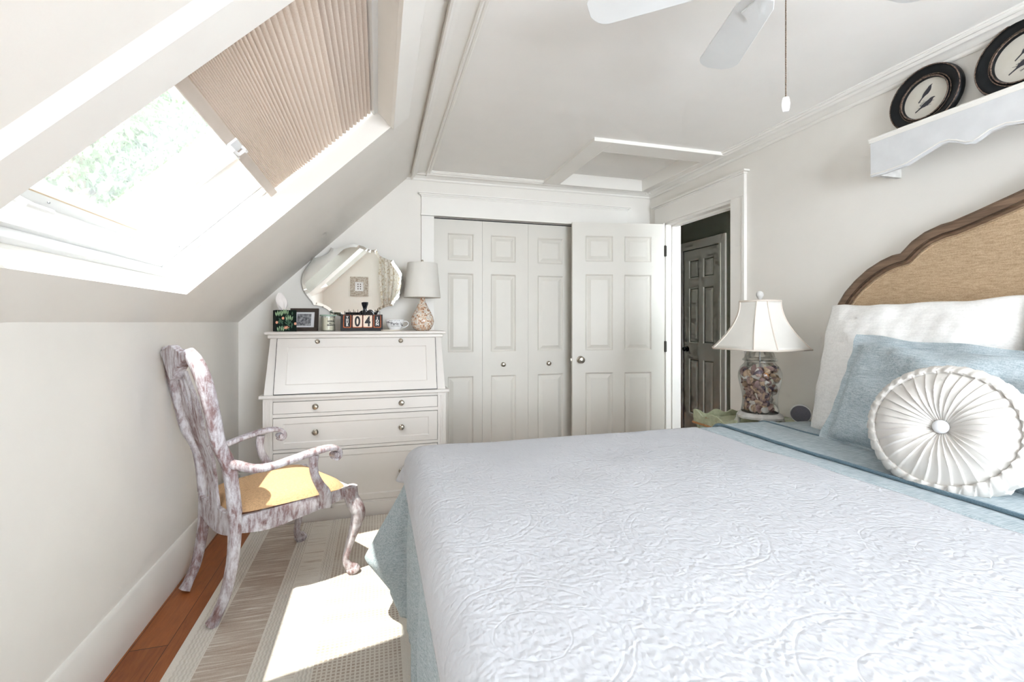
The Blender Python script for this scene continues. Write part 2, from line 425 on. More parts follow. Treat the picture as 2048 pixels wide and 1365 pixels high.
def RZ(a): return Matrix.Rotation(a, 4, 'Z')
def T(*a): return Matrix.Translation(a)

# ------------------------------------------------------------------ room shell
XL, XR, YB, YF, ZC = -.92, 2.27, 3.60, -1.55, 2.35
k_ = 1.146; L_ = hypot(1.146, 1.10); ux, uz = 1.146/L_, 1.10/L_
def SP(s, y, n): return (XL+ux*s-uz*n, y, H+uz*s+ux*n)
def slab(mb, s0, s1, y0, y1, n0, n1):
    mb.hexa([SP(s0,y0,n0),SP(s1,y0,n0),SP(s1,y1,n0),SP(s0,y1,n0),SP(s0,y0,n1),SP(s1,y0,n1),SP(s1,y1,n1),SP(s0,y1,n1)])

f = MB().box((-1.3, -1.8, -.1), (3.6, 5.6, 0)); f.build('floor', M['floor'], kind='structure')
MB().box((-1.05, YF, 0), (XL, YB, H)).build('wall_left', M['wall'], kind='structure')
OS0, OS1, OY0, OY1 = .173, 1.355, 1.10, 2.33
PY0, PY1 = -1.30, -.10      # unseen roof window added behind the camera for more daylight
sl = MB(); NT = .38
slab(sl, -.02, OS0, YF-.12, YB+.1, 0, NT); slab(sl, OS1, 1.72, YF-.12, YB+.1, 0, NT)
slab(sl, OS0, OS1, YF-.12, PY0, 0, NT); slab(sl, OS0, OS1, PY1, OY0, 0, NT); slab(sl, OS0, OS1, OY1, YB+.1, 0, NT)
sl.build('wall_slope', M['wall'], kind='structure', weld=False)
MB().box((-1.5, YF-.1, .9), (-1.05, YB+.1, 1.20)).build('trim_1', M['outside'], kind='structure')
# ceiling with hatch opening
HX0, HX1, HY0, HY1 = 1.38, 2.13, 2.745, 3.50
cl = MB()
cl.box((.20, YF-.1, ZC), (HX0, YB+.1, ZC+.1)); cl.box((HX1, YF-.1, ZC), (XR+.13, YB+.1, ZC+.1))
cl.box((HX0, YF-.1, ZC), (HX1, HY0, ZC+.1)); cl.box((HX0, HY1, ZC), (HX1, YB+.1, ZC+.1))
cl.build('ceiling', M['ceil'], kind='structure')
hp = MB().box((HX0-.02, HY0-.02, 2.424), (HX1+.02, HY1+.02, 2.50)).build('trim_2', M['ceil'], kind='structure')
ht = MB()
zt = ZC-.022
ht.box((HX0-.125, HY0-.15, zt), (HX0, 3.52, ZC+.002)); ht.box((HX0, HY0-.15, zt), (XR-.08, HY0, ZC+.002))
ht.box((HX0, HY1, zt), (HX1, HY1+.03, ZC+.002)); ht.box((HX1, HY0, zt), (HX1+.06, HY1+.03, ZC+.002))
for a, b in (((HX0, HY0, zt), (HX0+.006, HY1, 2.424)), ((HX1-.006, HY0, zt), (HX1, HY1, 2.424)), ((HX0, HY1-.006, zt), (HX1, HY1, 2.424)), ((HX0, HY0, zt), (HX1, HY0+.006, 2.424))): ht.box(a, b)
ht.build('trim_3', M['trim'], kind='structure', bevel=.002, weld=False)
# back wall with closet opening
CX0, CX1, CZ = .405, 1.93, 2.035
bw = MB(); bw.box((-1.05, YB, 0), (CX0, YB+.1, 2.8)); bw.box((CX0, YB, CZ), (CX1, YB+.1, 2.8)); bw.box((CX1, YB, 0), (XR+.13, YB+.1, 2.8))
bw.build('wall_back', M['wall'], kind='structure')
cb = MB(); cb.box((.2, 4.25, 0), (2.4, 4.3, 2.5)); cb.box((.2, YB+.1, 0), (.25, 4.3, 2.5)); cb.box((.2, YB+.1, 2.45), (2.4, 4.3, 2.5))
cb.build('wall_closet', M['hall'], kind='structure')
# right wall with doorway
DY0, DY1, DZ = 2.61, 3.375, 2.045
rw = MB(); rw.box((XR, YF-.1, 0), (XR+.13, DY0, 2.8)); rw.box((XR, DY0, DZ), (XR+.13, DY1, 2.8)); rw.box((XR, DY1, 0), (XR+.13, 5.3, 2.8))
rw.build('wall_right', [M['wall']], kind='structure')
hw = MB(); hw.box((3.37, 1.3, 0), (3.45, 5.3, 2.5)); hw.box((XR+.13, 5.2, 0), (3.45, 5.3, 2.5)); hw.box((XR+.13, 1.3, 0), (3.45, 1.4, .9)); hw.box((XR+.13, 1.3, 2.0), (3.45, 1.4, 2.5)); hw.box((XR+.13, 1.3, .9), (2.55, 1.4, 2.0)); hw.box((3.2, 1.3, .9), (3.45, 1.4, 2.0)); hw.box((XR+.131, DY1+.16, 0), (XR+.14, 5.3, 2.5))
hw.build('wall_hall', M['hall'], kind='structure')
MB().box((2.53, 1.33, .88), (3.22, 1.336, 2.02)).build('fill_window_3', M['glass'], kind='structure')  # hall window added out of view to brighten the dark hall
MB().box((XR+.1, 1.3, 2.42), (3.45, 5.3, 2.5)).build('ceiling', M['ceil'], kind='structure')
# front wall behind the camera with window
WX0, WX1, WZ0, WZ1 = .40, 2.10, .80, 2.14
fw = MB(); fw.box((-1.05, YF-.12, 0), (WX0, YF, 2.8)); fw.box((WX1, YF-.12, 0), (XR+.13, YF, 2.8)); fw.box((WX0, YF-.12, 0), (WX1, YF, WZ0)); fw.box((WX0, YF-.12, WZ1), (WX1, YF, 2.8))
fw.build('wall_front', M['wall'], kind='structure')
w2 = struct('window_2')
m = MB(); 
for a, b in (((WX0, YF-.11, WZ0), (WX0+.05, YF-.03, WZ1)), ((WX1-.05, YF-.11, WZ0), (WX1, YF-.03, WZ1)), ((WX0, YF-.11, WZ0), (WX1, YF-.03, WZ0+.06)), ((WX0, YF-.11, WZ1-.05), (WX1, YF-.03, WZ1)),
             (((WX0+WX1)/2-.03, YF-.11, WZ0), ((WX0+WX1)/2+.03, YF-.03, WZ1)), ((WX0, YF-.10, (WZ0+WZ1)/2-.02), (WX1, YF-.04, (WZ0+WZ1)/2+.02))): m.box(a, b)
m.build('window_frame', M['white'], w2, weld=False)
m = MB()
for a, b in (((WX0-.09, YF, WZ0-.02), (WX0, YF+.018, WZ1+.1)), ((WX1, YF, WZ0-.02), (WX1+.09, YF+.018, WZ1+.1)), ((WX0, YF, WZ1), (WX1, YF+.018, WZ1+.1)), ((WX0-.11, YF, WZ0-.05), (WX1+.11, YF+.05, WZ0-.02))): m.box(a, b)
m.build('window_casing', M['trim'], w2, weld=False)
MB().box((WX0+.04, YF-.075, WZ0+.05), (WX1-.04, YF-.071, WZ1-.04)).build('pane', glass_mat('pane_glass_clear', (.97, .98, .98), .06), w2)

# moulding sweep
def moulding(name, prof, pts, mat=M['trim'], flip=1):
    """prof: (offset towards room, z); pts: xy path; offset to the left of travel"""
    P = [Vector((x, y)) for x, y in pts]; n = len(P); vs = []; fs = []; k = len(prof)
    for i in range(n):
        if i == 0: d = (P[1]-P[0]).normalized(); nn = Vector((-d.y, d.x))*flip; sc = 1
        elif i == n-1: d = (P[-1]-P[-2]).normalized(); nn = Vector((-d.y, d.x))*flip; sc = 1
        else:
            d0 = (P[i]-P[i-1]).normalized(); d1 = (P[i+1]-P[i]).normalized()
            n0 = Vector((-d0.y, d0.x))*flip; n1 = Vector((-d1.y, d1.x))*flip; nn = (n0+n1).normalized(); sc = 1/max(.2, nn.dot(n0))
        for o, z in prof: vs.append((P[i].x+nn.x*o*sc, P[i].y+nn.y*o*sc, z))
    for i in range(n-1):
        for j in range(k): fs.append((i*k+j, (i+1)*k+j, (i+1)*k+(j+1) % k, i*k+(j+1) % k))
    fs.append(tuple(range(k))); fs.append(tuple((n-1)*k+j for j in range(k))[::-1])
    return MB().add(vs, fs).build(name, mat, kind='structure', smooth=40)
def crown(w):
    b = 2.300
    return [(0, ZC), (0, b), (.008, b-.003), (.014, b), (.017, b+.006), (.017, b+.013), (.025, b+.015), (.033, b+.024), (.045, ZC-.020), (w-.046, ZC-.012), (w-.040, ZC-.012), (w-.040, ZC-.022), (w-.034, ZC-.026), (w-.028, ZC-.022), (w-.024, ZC-.012), (w-.020, ZC-.017), (w-.012, ZC-.018), (w-.007, ZC-.014), (w-.007, ZC-.007), (w, ZC-.006), (w, ZC)]
moulding('trim_4', crown(.145), [(.232, YF), (.232, YB)], flip=-1)
moulding('trim_5', crown(.105), [(.20, YB), (XR, YB)], flip=-1)
moulding('trim_6', crown(.105), [(XR, YB), (XR, YF)], flip=-1)
# baseboards
bbp = [(0, 0), (.016, 0), (.016, .165), (.013, .172), (.013, .182), (.006, .196), (0, .198)]
moulding('baseboard_left', bbp, [(XL, YF), (XL, YB)], flip=-1)
moulding('baseboard_back', bbp, [(XL, YB), (CX0-.11, YB)], flip=-1)
moulding('baseboard_right', bbp, [(XR, DY0-.115), (XR, YF)], flip=-1)
moulding('baseboard_hall', bbp, [(3.37, 5.2), (3.37, 4.76)], flip=-1)
# skylight casing: near board and top board, proud of the slope
m = MB(); m.hexa([SP(OS0-.01, .994, -.018), SP(1.72, .994, -.018), SP(1.72, OY0, -.018), SP(OS0-.01, OY0, -.018), SP(OS0-.01, .962, .002), SP(1.72, .962, .002), SP(1.72, OY0, .002), SP(OS0-.01, OY0, .002)])
slab(m, OS1, OS1+.10, OY0, OY1, -.018, .001)
m.build('trim_7', M['trim'], kind='structure', weld=False, bevel=.002)

# casings
def casing_profile_back():
    m = MB(); y = YB
    for x0, x1 in ((CX0-.095, CX0), (CX1, CX1+.105)):
        m.box((x0, y-.018, 0), (x1, y-.0005, CZ-.001)); 
    m.box((CX0-.095, y-.022, CZ), (CX1+.105, y, CZ+.145))
    m.box((CX0-.10, y-.028, CZ+.0), (CX1+.11, y, CZ+.012))
    m.box((CX0-.12, y-.045, CZ+.163), (CX1+.13, y, CZ+.173)); m.box((CX0-.112, y-.036, CZ+.153), (CX1+.122, y, CZ+.163)); m.box((CX0-.10, y-.028, CZ+.143), (CX1+.11, y, CZ+.153))
    return m
casing_profile_back().build('trim_8', M['trim'], kind='structure', weld=False, bevel=.0015)
m = MB(); x = XR
for y0, y1 in ((DY0-.125, DY0), (DY1, DY1+.12)):
    m.box((x-.018, y0, 0), (x, y1, DZ+.005)); m.box((x-.024, y0-.002 if y0 < 3 else y1-.02, 0), (x-.001, y0+.02 if y0 < 3 else y1+.002, DZ-.002))
m.box((x-.022, DY0-.1245, DZ), (x-.0005, DY1+.1195, DZ+.14)); m.box((x-.030, DY0-.13, DZ+.138), (x, DY1+.13, DZ+.148)); m.box((x-.045, DY0-.15, DZ+.148), (x, DY1+.14, DZ+.160))
# jamb lining and stops
m.box((x-.005, DY1-.018, 0), (x+.135, DY1+.001, DZ)); m.box((x-.005, DY0-.001, 0), (x+.135, DY0+.018, DZ)); m.box((x-.005, DY0, DZ-.018), (x+.135, DY1, DZ+.001))
m.box((x+.045, DY1-.032, 0), (x+.085, DY1-.016, DZ)); m.box((x+.045, DY0+.016, 0), (x+.085, DY0+.032, DZ)); m.box((x+.045, DY0, DZ-.032), (x+.085, DY1, DZ-.016))
m.build('trim_9', M['trim'], kind='structure', weld=False, bevel=.0015)

# ------------------------------------------------------------------ panelled slabs
def panel_slab(mb, W, Hh, Th, panels, rings, both=False, M4=None):
    """slab x 0..W, z 0..H, front face at y=0 (faces -y), back at y=Th"""
    xs = sorted({0, W} | {p[0] for p in panels} | {p[2] for p in panels}); zs = sorted({0, Hh} | {p[1] for p in panels} | {p[3] for p in panels})
    def face(y, sg):
        for i in range(len(xs)-1):
            for j in range(len(zs)-1):
                cx, cz = (xs[i]+xs[i+1])/2, (zs[j]+zs[j+1])/2
                if any(p[0] < cx < p[2] and p[1] < cz < p[3] for p in panels): continue
                mb.add([(xs[i], y, zs[j]), (xs[i+1], y, zs[j]), (xs[i+1], y, zs[j+1]), (xs[i], y, zs[j+1])], [(0, 1, 2, 3) if sg > 0 else (3, 2, 1, 0)], M4)
        for (x0, z0, x1, z1) in panels:
            prev = [(x0, y, z0), (x1, y, z0), (x1, y, z1), (x0, y, z1)]
            for ins, dep in rings:
                cur = [(x0+ins, y+sg*dep, z0+ins), (x1-ins, y+sg*dep, z0+ins), (x1-ins, y+sg*dep, z1-ins), (x0+ins, y+sg*dep, z1-ins)]
                mb.add(prev+cur, [(a, (a+1) % 4, (a+1) % 4+4, a+4) if sg > 0 else (a+4, (a+1) % 4+4, (a+1) % 4, a) for a in range(4)], M4); prev = cur
            mb.add(prev, [(0, 1, 2, 3) if sg > 0 else (3, 2, 1, 0)], M4)
    face(0, 1)
    if both: face(Th, -1)
    else: mb.add([(0, Th, 0), (W, Th, 0), (W, Th, Hh), (0, Th, Hh)], [(3, 2, 1, 0)], M4)
    mb.add([(0,0,0),(W,0,0),(W,Th,0),(0,Th,0),(0,0,Hh),(W,0,Hh),(W,Th,Hh),(0,Th,Hh)], [(0,3,2,1),(4,5,6,7),(1,2,6,5),(3,0,4,7)], M4)
    return mb
RG = [(.004, .0015), (.012, .011), (.018, .011), (.044, .0015), (.046, .001)]
rows6 = [(.20, .80), (.985, 1.605), (1.70, 1.915)]
def knob_mesh(r=.027, proj=.055, M4=None, mb=None):
    mb = mb or MB()
    return mb.lathe([(r*1.15, 0), (r*1.15, .004), (r*.95, .007), (r*.40, .010), (r*.36, proj*.38), (r*.6, proj*.5), (r, proj*.66), (r*1.02, proj*.78), (r*.8, proj*.94), (r*.3, proj), (0, proj)], 24, M4)
TOY = RX(pi/2)   # +z of lathe -> -y
LW = .3785
for i in range(4):
    x0 = CX0+.004+i*(LW+.0015)
    yy = YB+.035
    st = (.105, .068, .080, .105)[i]; en = (.068, .100, .072, .068)[i]
    o = panel_slab(MB(), LW, 2.02, .034, [(st, a, LW-en, b) for a, b in rows6], RG, M4=T(x0, yy, .008)).build(f'door_{i+1}', M['door'], kind='structure', weld=True)
    if i in (1, 2):
        kx = x0+(.17 if i == 1 else .175)
        knob_mesh(.016, .032, T(kx, yy, .893) @ TOY).build('door_knob', M['nickel'], o, smooth=35)
MB().box((CX0, YB+.03, 2.030), (CX1, YB+.07, 2.040)).build('closet_gap_shade', M['black'], kind='structure')  # black strip standing in for the shade in the gap above the doors
# open six panel door, hinged on the right wall doorway
dr = struct('door_5'); dr.location = (2.243, 3.352, .012); dr.rotation_euler = (0, 0, pi+R(-10.0))
DW = .762
# local: x from hinge to latch ; visible face should face -Y world => after ~180 rotation local +y faces -Y
pans = [(a0, z0, a1, z1) for a0, a1 in ((.105, .335), (.427, .657)) for z0, z1 in ((.20, .815), (.99, 1.605), (1.705, 1.915))]
panel_slab(MB(), DW, 2.02, .035, pans, RG, both=True, M4=T(0, -.035, 0)).build('door_leaf', M['door'], dr)
kz = .918
knob_mesh(.026, .058, T(DW-.065, 0, kz) @ RX(-pi/2)).build('door_knob', M['nickel'], dr, smooth=35)
knob_mesh(.026, .045, T(DW-.065, -.035, kz) @ RX(pi/2)).build('door_knob', M['nickel'], dr, smooth=35)
mm_ = MB().box((DW-.001, -.029, kz-.03), (DW+.002, -.006, kz+.03)); mm_.box((DW, -.022, kz-.010), (DW+.011, -.012, kz+.010)); mm_.build('latch_plate', M['nickel'], dr, weld=False)
for z in (.20, 1.02, 1.80):
    h = MB().tube([(-.008, .004, z-.045), (-.008, .004, z+.045)], .006, 10); h.box((-.022, -.0, z-.043), (.0, .002, z+.043)); h.build('hinge', M['dark_metal'], dr, weld=False)
# hall door
hd = struct('door_6'); hd.location = (3.37, 4.63, .01); hd.rotation_euler = (0, 0, -pi/2)
pans = [(a0, z0, a1, z1) for a0, a1 in ((.085, .255), (.325, .495)) for z0, z1 in ((.20, .815), (.99, 1.605), (1.705, 1.915))]
panel_slab(MB(), .58, 2.02, .035, pans, RG, M4=T(0, -.01, 0)).build('door_leaf', M['door'], hd)
knob_mesh(.026, .055, T(.06, -.01, .92) @ TOY).build('door_knob', M['black_gloss'], hd, smooth=35)
for z in (1.0, 1.75): MB().box((.578, -.016, z-.045), (.592, -.008, z+.045)).build('hinge', M['dark_metal'], hd)
m = MB(); m.box((-.09, -.02, -.01), (-.005, 0, 2.03)); m.box((.585, -.02, -.01), (.67, 0, 2.03)); m.box((-.09, -.02, 2.03), (.67, 0, 2.12)); m.box((-.03, -.026, -.01), (-.005, 0, 2.03)); m.box((.585, -.026, -.01), (.61, 0, 2.03))
m.build('door_casing', M['door'], hd, weld=False)

# ------------------------------------------------------------------ skylight
w1 = struct('window_1')
def ring(mb, s0, s1, y0, y1, ws, wy, n0, n1, wtop=None):
    wt = wtop if wtop is not None else ws
    slab(mb, s0, s0+ws, y0, y1, n0, n1); slab(mb, s1-wt, s1, y0, y1, n0, n1)
    slab(mb, s0+ws, s1-wt, y0, y0+wy, n0, n1); slab(mb, s0+ws, s1-wt, y1-wy, y1, n0, n1)
m = MB(); ring(m, OS0, OS1, OY0, OY1, .016, .014, .118, .145); m.build('window_frame', M['white'], w1, weld=False, bevel=.003)
m = MB(); ring(m, OS0, OS1, OY0, OY1, .028, .026, .145, .30); m.build('window_curb', M['white'], w1, weld=False)
m = MB(); ring(m, OS0+.02, OS1-.02, OY0+.02, OY1-.02, .052, .062, .29, .375); ring(m, OS0, OS1, OY0, OY1, .05, .05, .375, .42); m.build('window_sash', M['white'], w1, weld=False, bevel=.003)
m = MB(); ring(m, OS0+.066, OS1-.066, OY0+.076, OY1-.076, .005, .005, .288, .302); m.build('window_bead', plain('tan_gasket', (.60, .47, .34), .6), w1, weld=False)
m = MB(); slab(m, OS0+.04, OS1-.04, OY0+.04, OY1-.04, .352, .356); m.build('pane', M['glass'], w1)
m = MB(); m.tube([SP(OS0+.004, OY0+.01, .108), SP(OS0+.004, OY1-.01, .108)], .013, 12); m.build('window_rail', M['white'], w1, smooth=40)
m = MB(); m.tube([SP(.225, 1.44, .27), SP(.225, 1.53, .27)], .013, 12); m.tube([SP(.225, 1.50, .27), SP(.245, 1.53, .19)], [.010, .008], 10)
m.tube([SP(.245, 1.49, .185), SP(.245, 1.60, .185)], .010, 12); m.build('window_crank', M['plastic'], w1, smooth=40, weld=False)
m = MB()
for s, y in ((.235, 1.70), (.235, 2.10), (.30, 2.30)): m.sphere(SP(s, y, .262 if y < 2.2 else .16), .004, 8)
m.build('window_screws', M['grey_metal'], w1)
w4 = struct('fill_window_4')  # the added roof window, out of view, fills the bed side with daylight
m = MB(); ring(m, OS0, OS1, PY0, PY1, .028, .026, .118, .30); ring(m, OS0+.02, OS1-.02, PY0+.02, PY1-.02, .052, .062, .29, .375); ring(m, OS0, OS1, PY0, PY1, .05, .05, .375, .42)
m.build('window_frame', M['white'], w4, weld=False)
m = MB(); slab(m, OS0+.04, OS1-.04, PY0+.04, PY1-.04, .352, .356); m.build('pane', M['glass'], w4)
# pleated shade
bl = thing('pleated_shade', 'beige pleated cellular shade covering the upper half of the skylight', 'window shade', SP(.7175, OY1-.02, .10))
inv = T(*[-c for c in SP(.7175, OY1-.02, .10)])
s = .752; prof = []
pl = []
while s < 1.34:
    d = .0062 if s < .83 else min(.0215, .0062+(s-.83)*.07)
    pl.append((s, d)); s += d
for s0, d in pl:
    for q in range(6):
        ph = q/6; prof.append((s0+d*ph, .110-min(.011, d*.75)*abs(sin(pi*ph))**.8))
def blf(u, v):
    i = min(len(prof)-1, int(round(u*(len(prof)-1)))); s_, n_ = prof[i]
    return SP(s_, OY0+.012+v*(OY1-OY0-.024), n_)
MB().grid(blf, len(prof), 2, M4=inv).build('shade_fabric', M['blind'], bl, smooth=70)
m = MB(); slab(m, .7175, .754, OY0+.008, OY1-.006, .088, .112); m.add([], []); m.v = [tuple(inv @ Vector(p)) for p in m.v]; m.build('bottom_rail', plain('shade_rail', (.66, .58, .51), .5), bl, bevel=.003)
m = MB()
pts = [SP(.712, 1.675, .086), SP(.700, 1.68, .066), SP(.715, 1.70, .056), SP(.742, 1.735, .056), SP(.755, 1.745, .066), SP(.750, 1.745, .086)]
m.tube([SP(.722, 1.675, .084), SP(.722, 1.675, .062), SP(.726, 1.705, .056), SP(.748, 1.705, .056), SP(.752, 1.735, .062), SP(.752, 1.735, .084)], [.006]*6, 8)
slab(m, .716, .756, 1.672, 1.74, .080, .088); slab(m, .716, .722, 1.672, 1.74, .058, .088)
m.v = [tuple(inv @ Vector(p)) for p in m.v]; m.build('pull_handle', M['plastic'], bl, weld=False, bevel=.0015)
m = MB(); slab(m, 1.33, OS1, OY0+.008, OY1-.006, .086, .113); m.v = [tuple(inv @ Vector(p)) for p in m.v]; m.build('head_rail', M['white'], bl)

# ------------------------------------------------------------------ writing desk
DX, DYF = -.119, 3.12
desk = thing('secretary_desk', 'white painted drop-front secretary desk with brass knobs against the back wall', 'desk', (DX, DYF, 0))
hw_ = .550; D_ = .455
m = MB()
m.box((-hw_, 0.012, .09), (hw_, D_, .770))           # lower carcass
# upper tapering carcass
m.hexa([(-hw_+.004, .004, .785), (hw_-.004, .004, .785), (hw_-.004, D_, .785), (-hw_+.004, D_, .785), (-hw_+.018, .125, 1.135), (hw_-.018, .125, 1.135), (hw_-.018, D_, 1.135), (-hw_+.018, D_, 1.135)])
# face stiles/rails
for sx in (-1, 1):
    x0, x1 = sorted((sx*hw_, sx*(hw_-.055))); m.box((x0, 0, .09), (x1, .014, .770))
    for q in range(3):
        xf = sx*(hw_-.016-.012*q); m.box((xf-.0035, -.003, .13), (xf+.0035, .002, .75))
for z0, z1 in ((.436, .455), (.650, .672), (.748, .770), (.09, .103)): m.box((-hw_+.055, 0, z0), (hw_-.055, .014, z1))
m.build('carcass', M['desk'], desk, weld=False, bevel=.0015)
MB().box((-hw_-.006, -.008, 0), (hw_+.006, D_, .092)).build('plinth', M['desk'], desk, bevel=.004)
MB().box((-hw_-.020, -.020, .768), (hw_+.020, D_+.004, .788)).build('waist_moulding', M['desk'], desk, bevel=.005, seg=3)
m = MB(); m.box((-hw_-.012, .082, 1.152), (hw_+.012, D_+.006, 1.171)); m.box((-hw_+.004, .102, 1.128), (hw_-.004, D_+.004, 1.153)); 
m.build('desk_top', M['desk'], desk, weld=False, bevel=.007, seg=3)
def drawer(z0, z1, knobs=True, pan=True):
    w = 2*(hw_-.055)-.006; h = z1-z0
    rg = [(.003, .002), (.006, .004)] if pan else [(.001, 0)]
    pn = [(.055, min(.035, h*.25), w-.055, h-min(.035, h*.25))] if pan else []
    o = panel_slab(MB(), w, h, .02, pn, rg, M4=T(-w/2, -.003, z0)).build('drawer', M['desk'], desk)
    for kx in (-.255, .262): knob_mesh(.0155, .030, T(kx, -.003, (z0+z1)/2) @ TOY).build('knob', M['nickel'], o, smooth=35)
drawer(.675, .745, pan=False); drawer(.458, .647); drawer(.106, .433)
MB().box((-hw_+.055, .009, .10), (hw_-.055, .0125, .76)).build('drawer_gap', M['black'], desk)
# drop front, leaning back
tilt = atan2(.121, .35)
fm = T(0, .0, .792) @ RX(-tilt)
w = 2*(hw_-.055)-.012; h = .352
ff = panel_slab(MB(), w, h, .02, [(.06, .055, w-.06, h-.055)], [(.003, .002), (.006, .005)], M4=fm @ T(-w/2, -.006, 0)).build('drop_front', M['desk'], desk)
MB().box((-w/2-.004, .0, -.003), (w/2+.004, .003, h+.004), fm).build('drop_front_gap', M['black'], desk)
for kx in (-.255, .262): knob_mesh(.0125, .02, fm @ T(kx, -.006, h-.022) @ TOY).build('knob', M['nickel'], ff, smooth=35)

ZT = 1.171
# tissue box
tb = thing('tissue_box', 'dark green cactus-print tissue box with a tissue sticking out', 'tissue box', (-.585, 3.335, ZT), R(20))
art = MB(); art2 = MB(); art3 = MB()
def leaf(mb, x, z, l, w, a, M4):
    pts = [(w*.5*sin(pi*t)*(1 if q == 0 else -1), l*(t if q == 0 else 1-t)) for q in (0, 1) for t in [i/6 for i in range(6)]]
    mb.prism(pts, 0, .0007, M4 @ T(x, z, 0) @ RZ(a))
fr = T(0, -.056, 0) @ RX(pi/2); sd = T(.06, 0, 0) @ RZ(pi/2) @ RX(pi/2)
for (x, z) in ((-.045, .10), (.015, .072), (-.035, .004), (-.01, .11)):
    for i in range(4): leaf(art, x+i*.009-.012, z+abs(i-1.5)*-.002, .038-abs(i-1.5)*.006, .009, R(12-8*i), fr)
for i in range(26): leaf(art2, random.uniform(-.05, .05), random.uniform(.0, .11), .025, .009, R(random.uniform(-50, 50)), fr)
for i in range(18): leaf(art2, random.uniform(-.045, .045), random.uniform(.0, .11), .025, .009, R(random.uniform(-50, 50)), sd)
for i in range(6): leaf(art, random.uniform(-.045, .04), random.uniform(.005, .09), .03, .008, R(random.uniform(-20, 20)), sd)
for x, z in ((-.02, .085), (.052, .05), (-.056, .058)): art3.prism([(x+.0075*cos(a*pi/6), z+.009*sin(a*pi/6)) for a in range(12)], 0, .0009, fr)
for a in (-50, -20, 5, 30, 60): leaf(art3, .0, .015, .024, .006, R(a), fr)
for x, z in ((.0, .12), (-.02, .03), (.02, .06)): art3.prism([(x+.006*cos(a*pi/6), z+.008*sin(a*pi/6)) for a in range(12)], 0, .0009, sd)
cart = MB().box((-.06, -.056, 0), (.06, .056, .137))
for k_i, q_ in enumerate((art, art2, art3)): cart.cur = k_i+1; cart.add(q_.v, q_.f)
cart.build('carton', [M['tissuebox'], M['cactus'], M['cactus2'], M['coral']], tb, weld=False)
def tis(u, v):
    a = 2*pi*u; h = v*.115
    r = .008+.030*sin(pi*min(1, v*1.02))**.8*(1+.25*sin(3*a+v*4))*(1-.25*v)+.002*sin(9*a)
    return (-.012-.018*v+r*cos(a)*.95, r*sin(a)*.5, .134+h)
MB().grid(tis, 40, 20, closeu=True).build('tissue', M['tissue'], tb, smooth=60)

# small photo frame behind the tissue box
pf = thing('photo_frame', 'small dark brown frame with black and white photo beside tissue box', 'picture frame', (-.488, 3.43, ZT), 0, rot=(R(-12), 0, R(-8)))
m = MB()
fwid, fh, bw_ = .185, .158, .026
for a, b in (((-fwid/2, 0, 0), (fwid/2, .014, bw_)), ((-fwid/2, 0, fh-bw_), (fwid/2, .014, fh)), ((-fwid/2, 0, bw_), (-fwid/2+bw_, .014, fh-bw_)), ((fwid/2-bw_, 0, bw_), (fwid/2, .014, fh-bw_))): m.box(a, b)
m.build('frame', M['darkframe'], pf, weld=False, bevel=.002)
MB().box((-fwid/2+.02, .006, .02), (fwid/2-.02, .012, fh-.02)).build('mat', M['mat'], pf)
MB().box((-.045, .004, .038), (.045, .0065, fh-.038)).build('photograph', M['photo'], pf)

# candle jar
cj = thing('candle_jar', 'cream candle in a lidded glass jar, between photo frame and flip calendar', 'candle', (-.322, 3.335, ZT))
MB().lathe([(0, .006), (.039, .006), (.041, .010), (.041, .088), (.039, .090), (0, .088)], 40).build('wax', M['wax'], cj, smooth=50)
MB().lathe([(0, 0), (.043, 0), (.045, .003), (.045, .100), (.043, .100), (.043, .004), (0, .004)], 40).build('jar', M['candle_glass'], cj, smooth=50)
MB().lathe([(0, .100), (.050, .100), (.052, .104), (.050, .109), (0, .109)], 40).build('lid', plain('green_glass_lid', (.30, .42, .34), .08), cj, smooth=50)
for tx, z, sz in (('CANDLE', .066, .011), ('No 7', .053, .010), ('MARKET', .040, .012)):
    text(tx, sz, M['ink'], T(.020, -.0405, z) @ RZ(R(22)) @ RX(pi/2), cj, 'label_text', .0004, .0004)

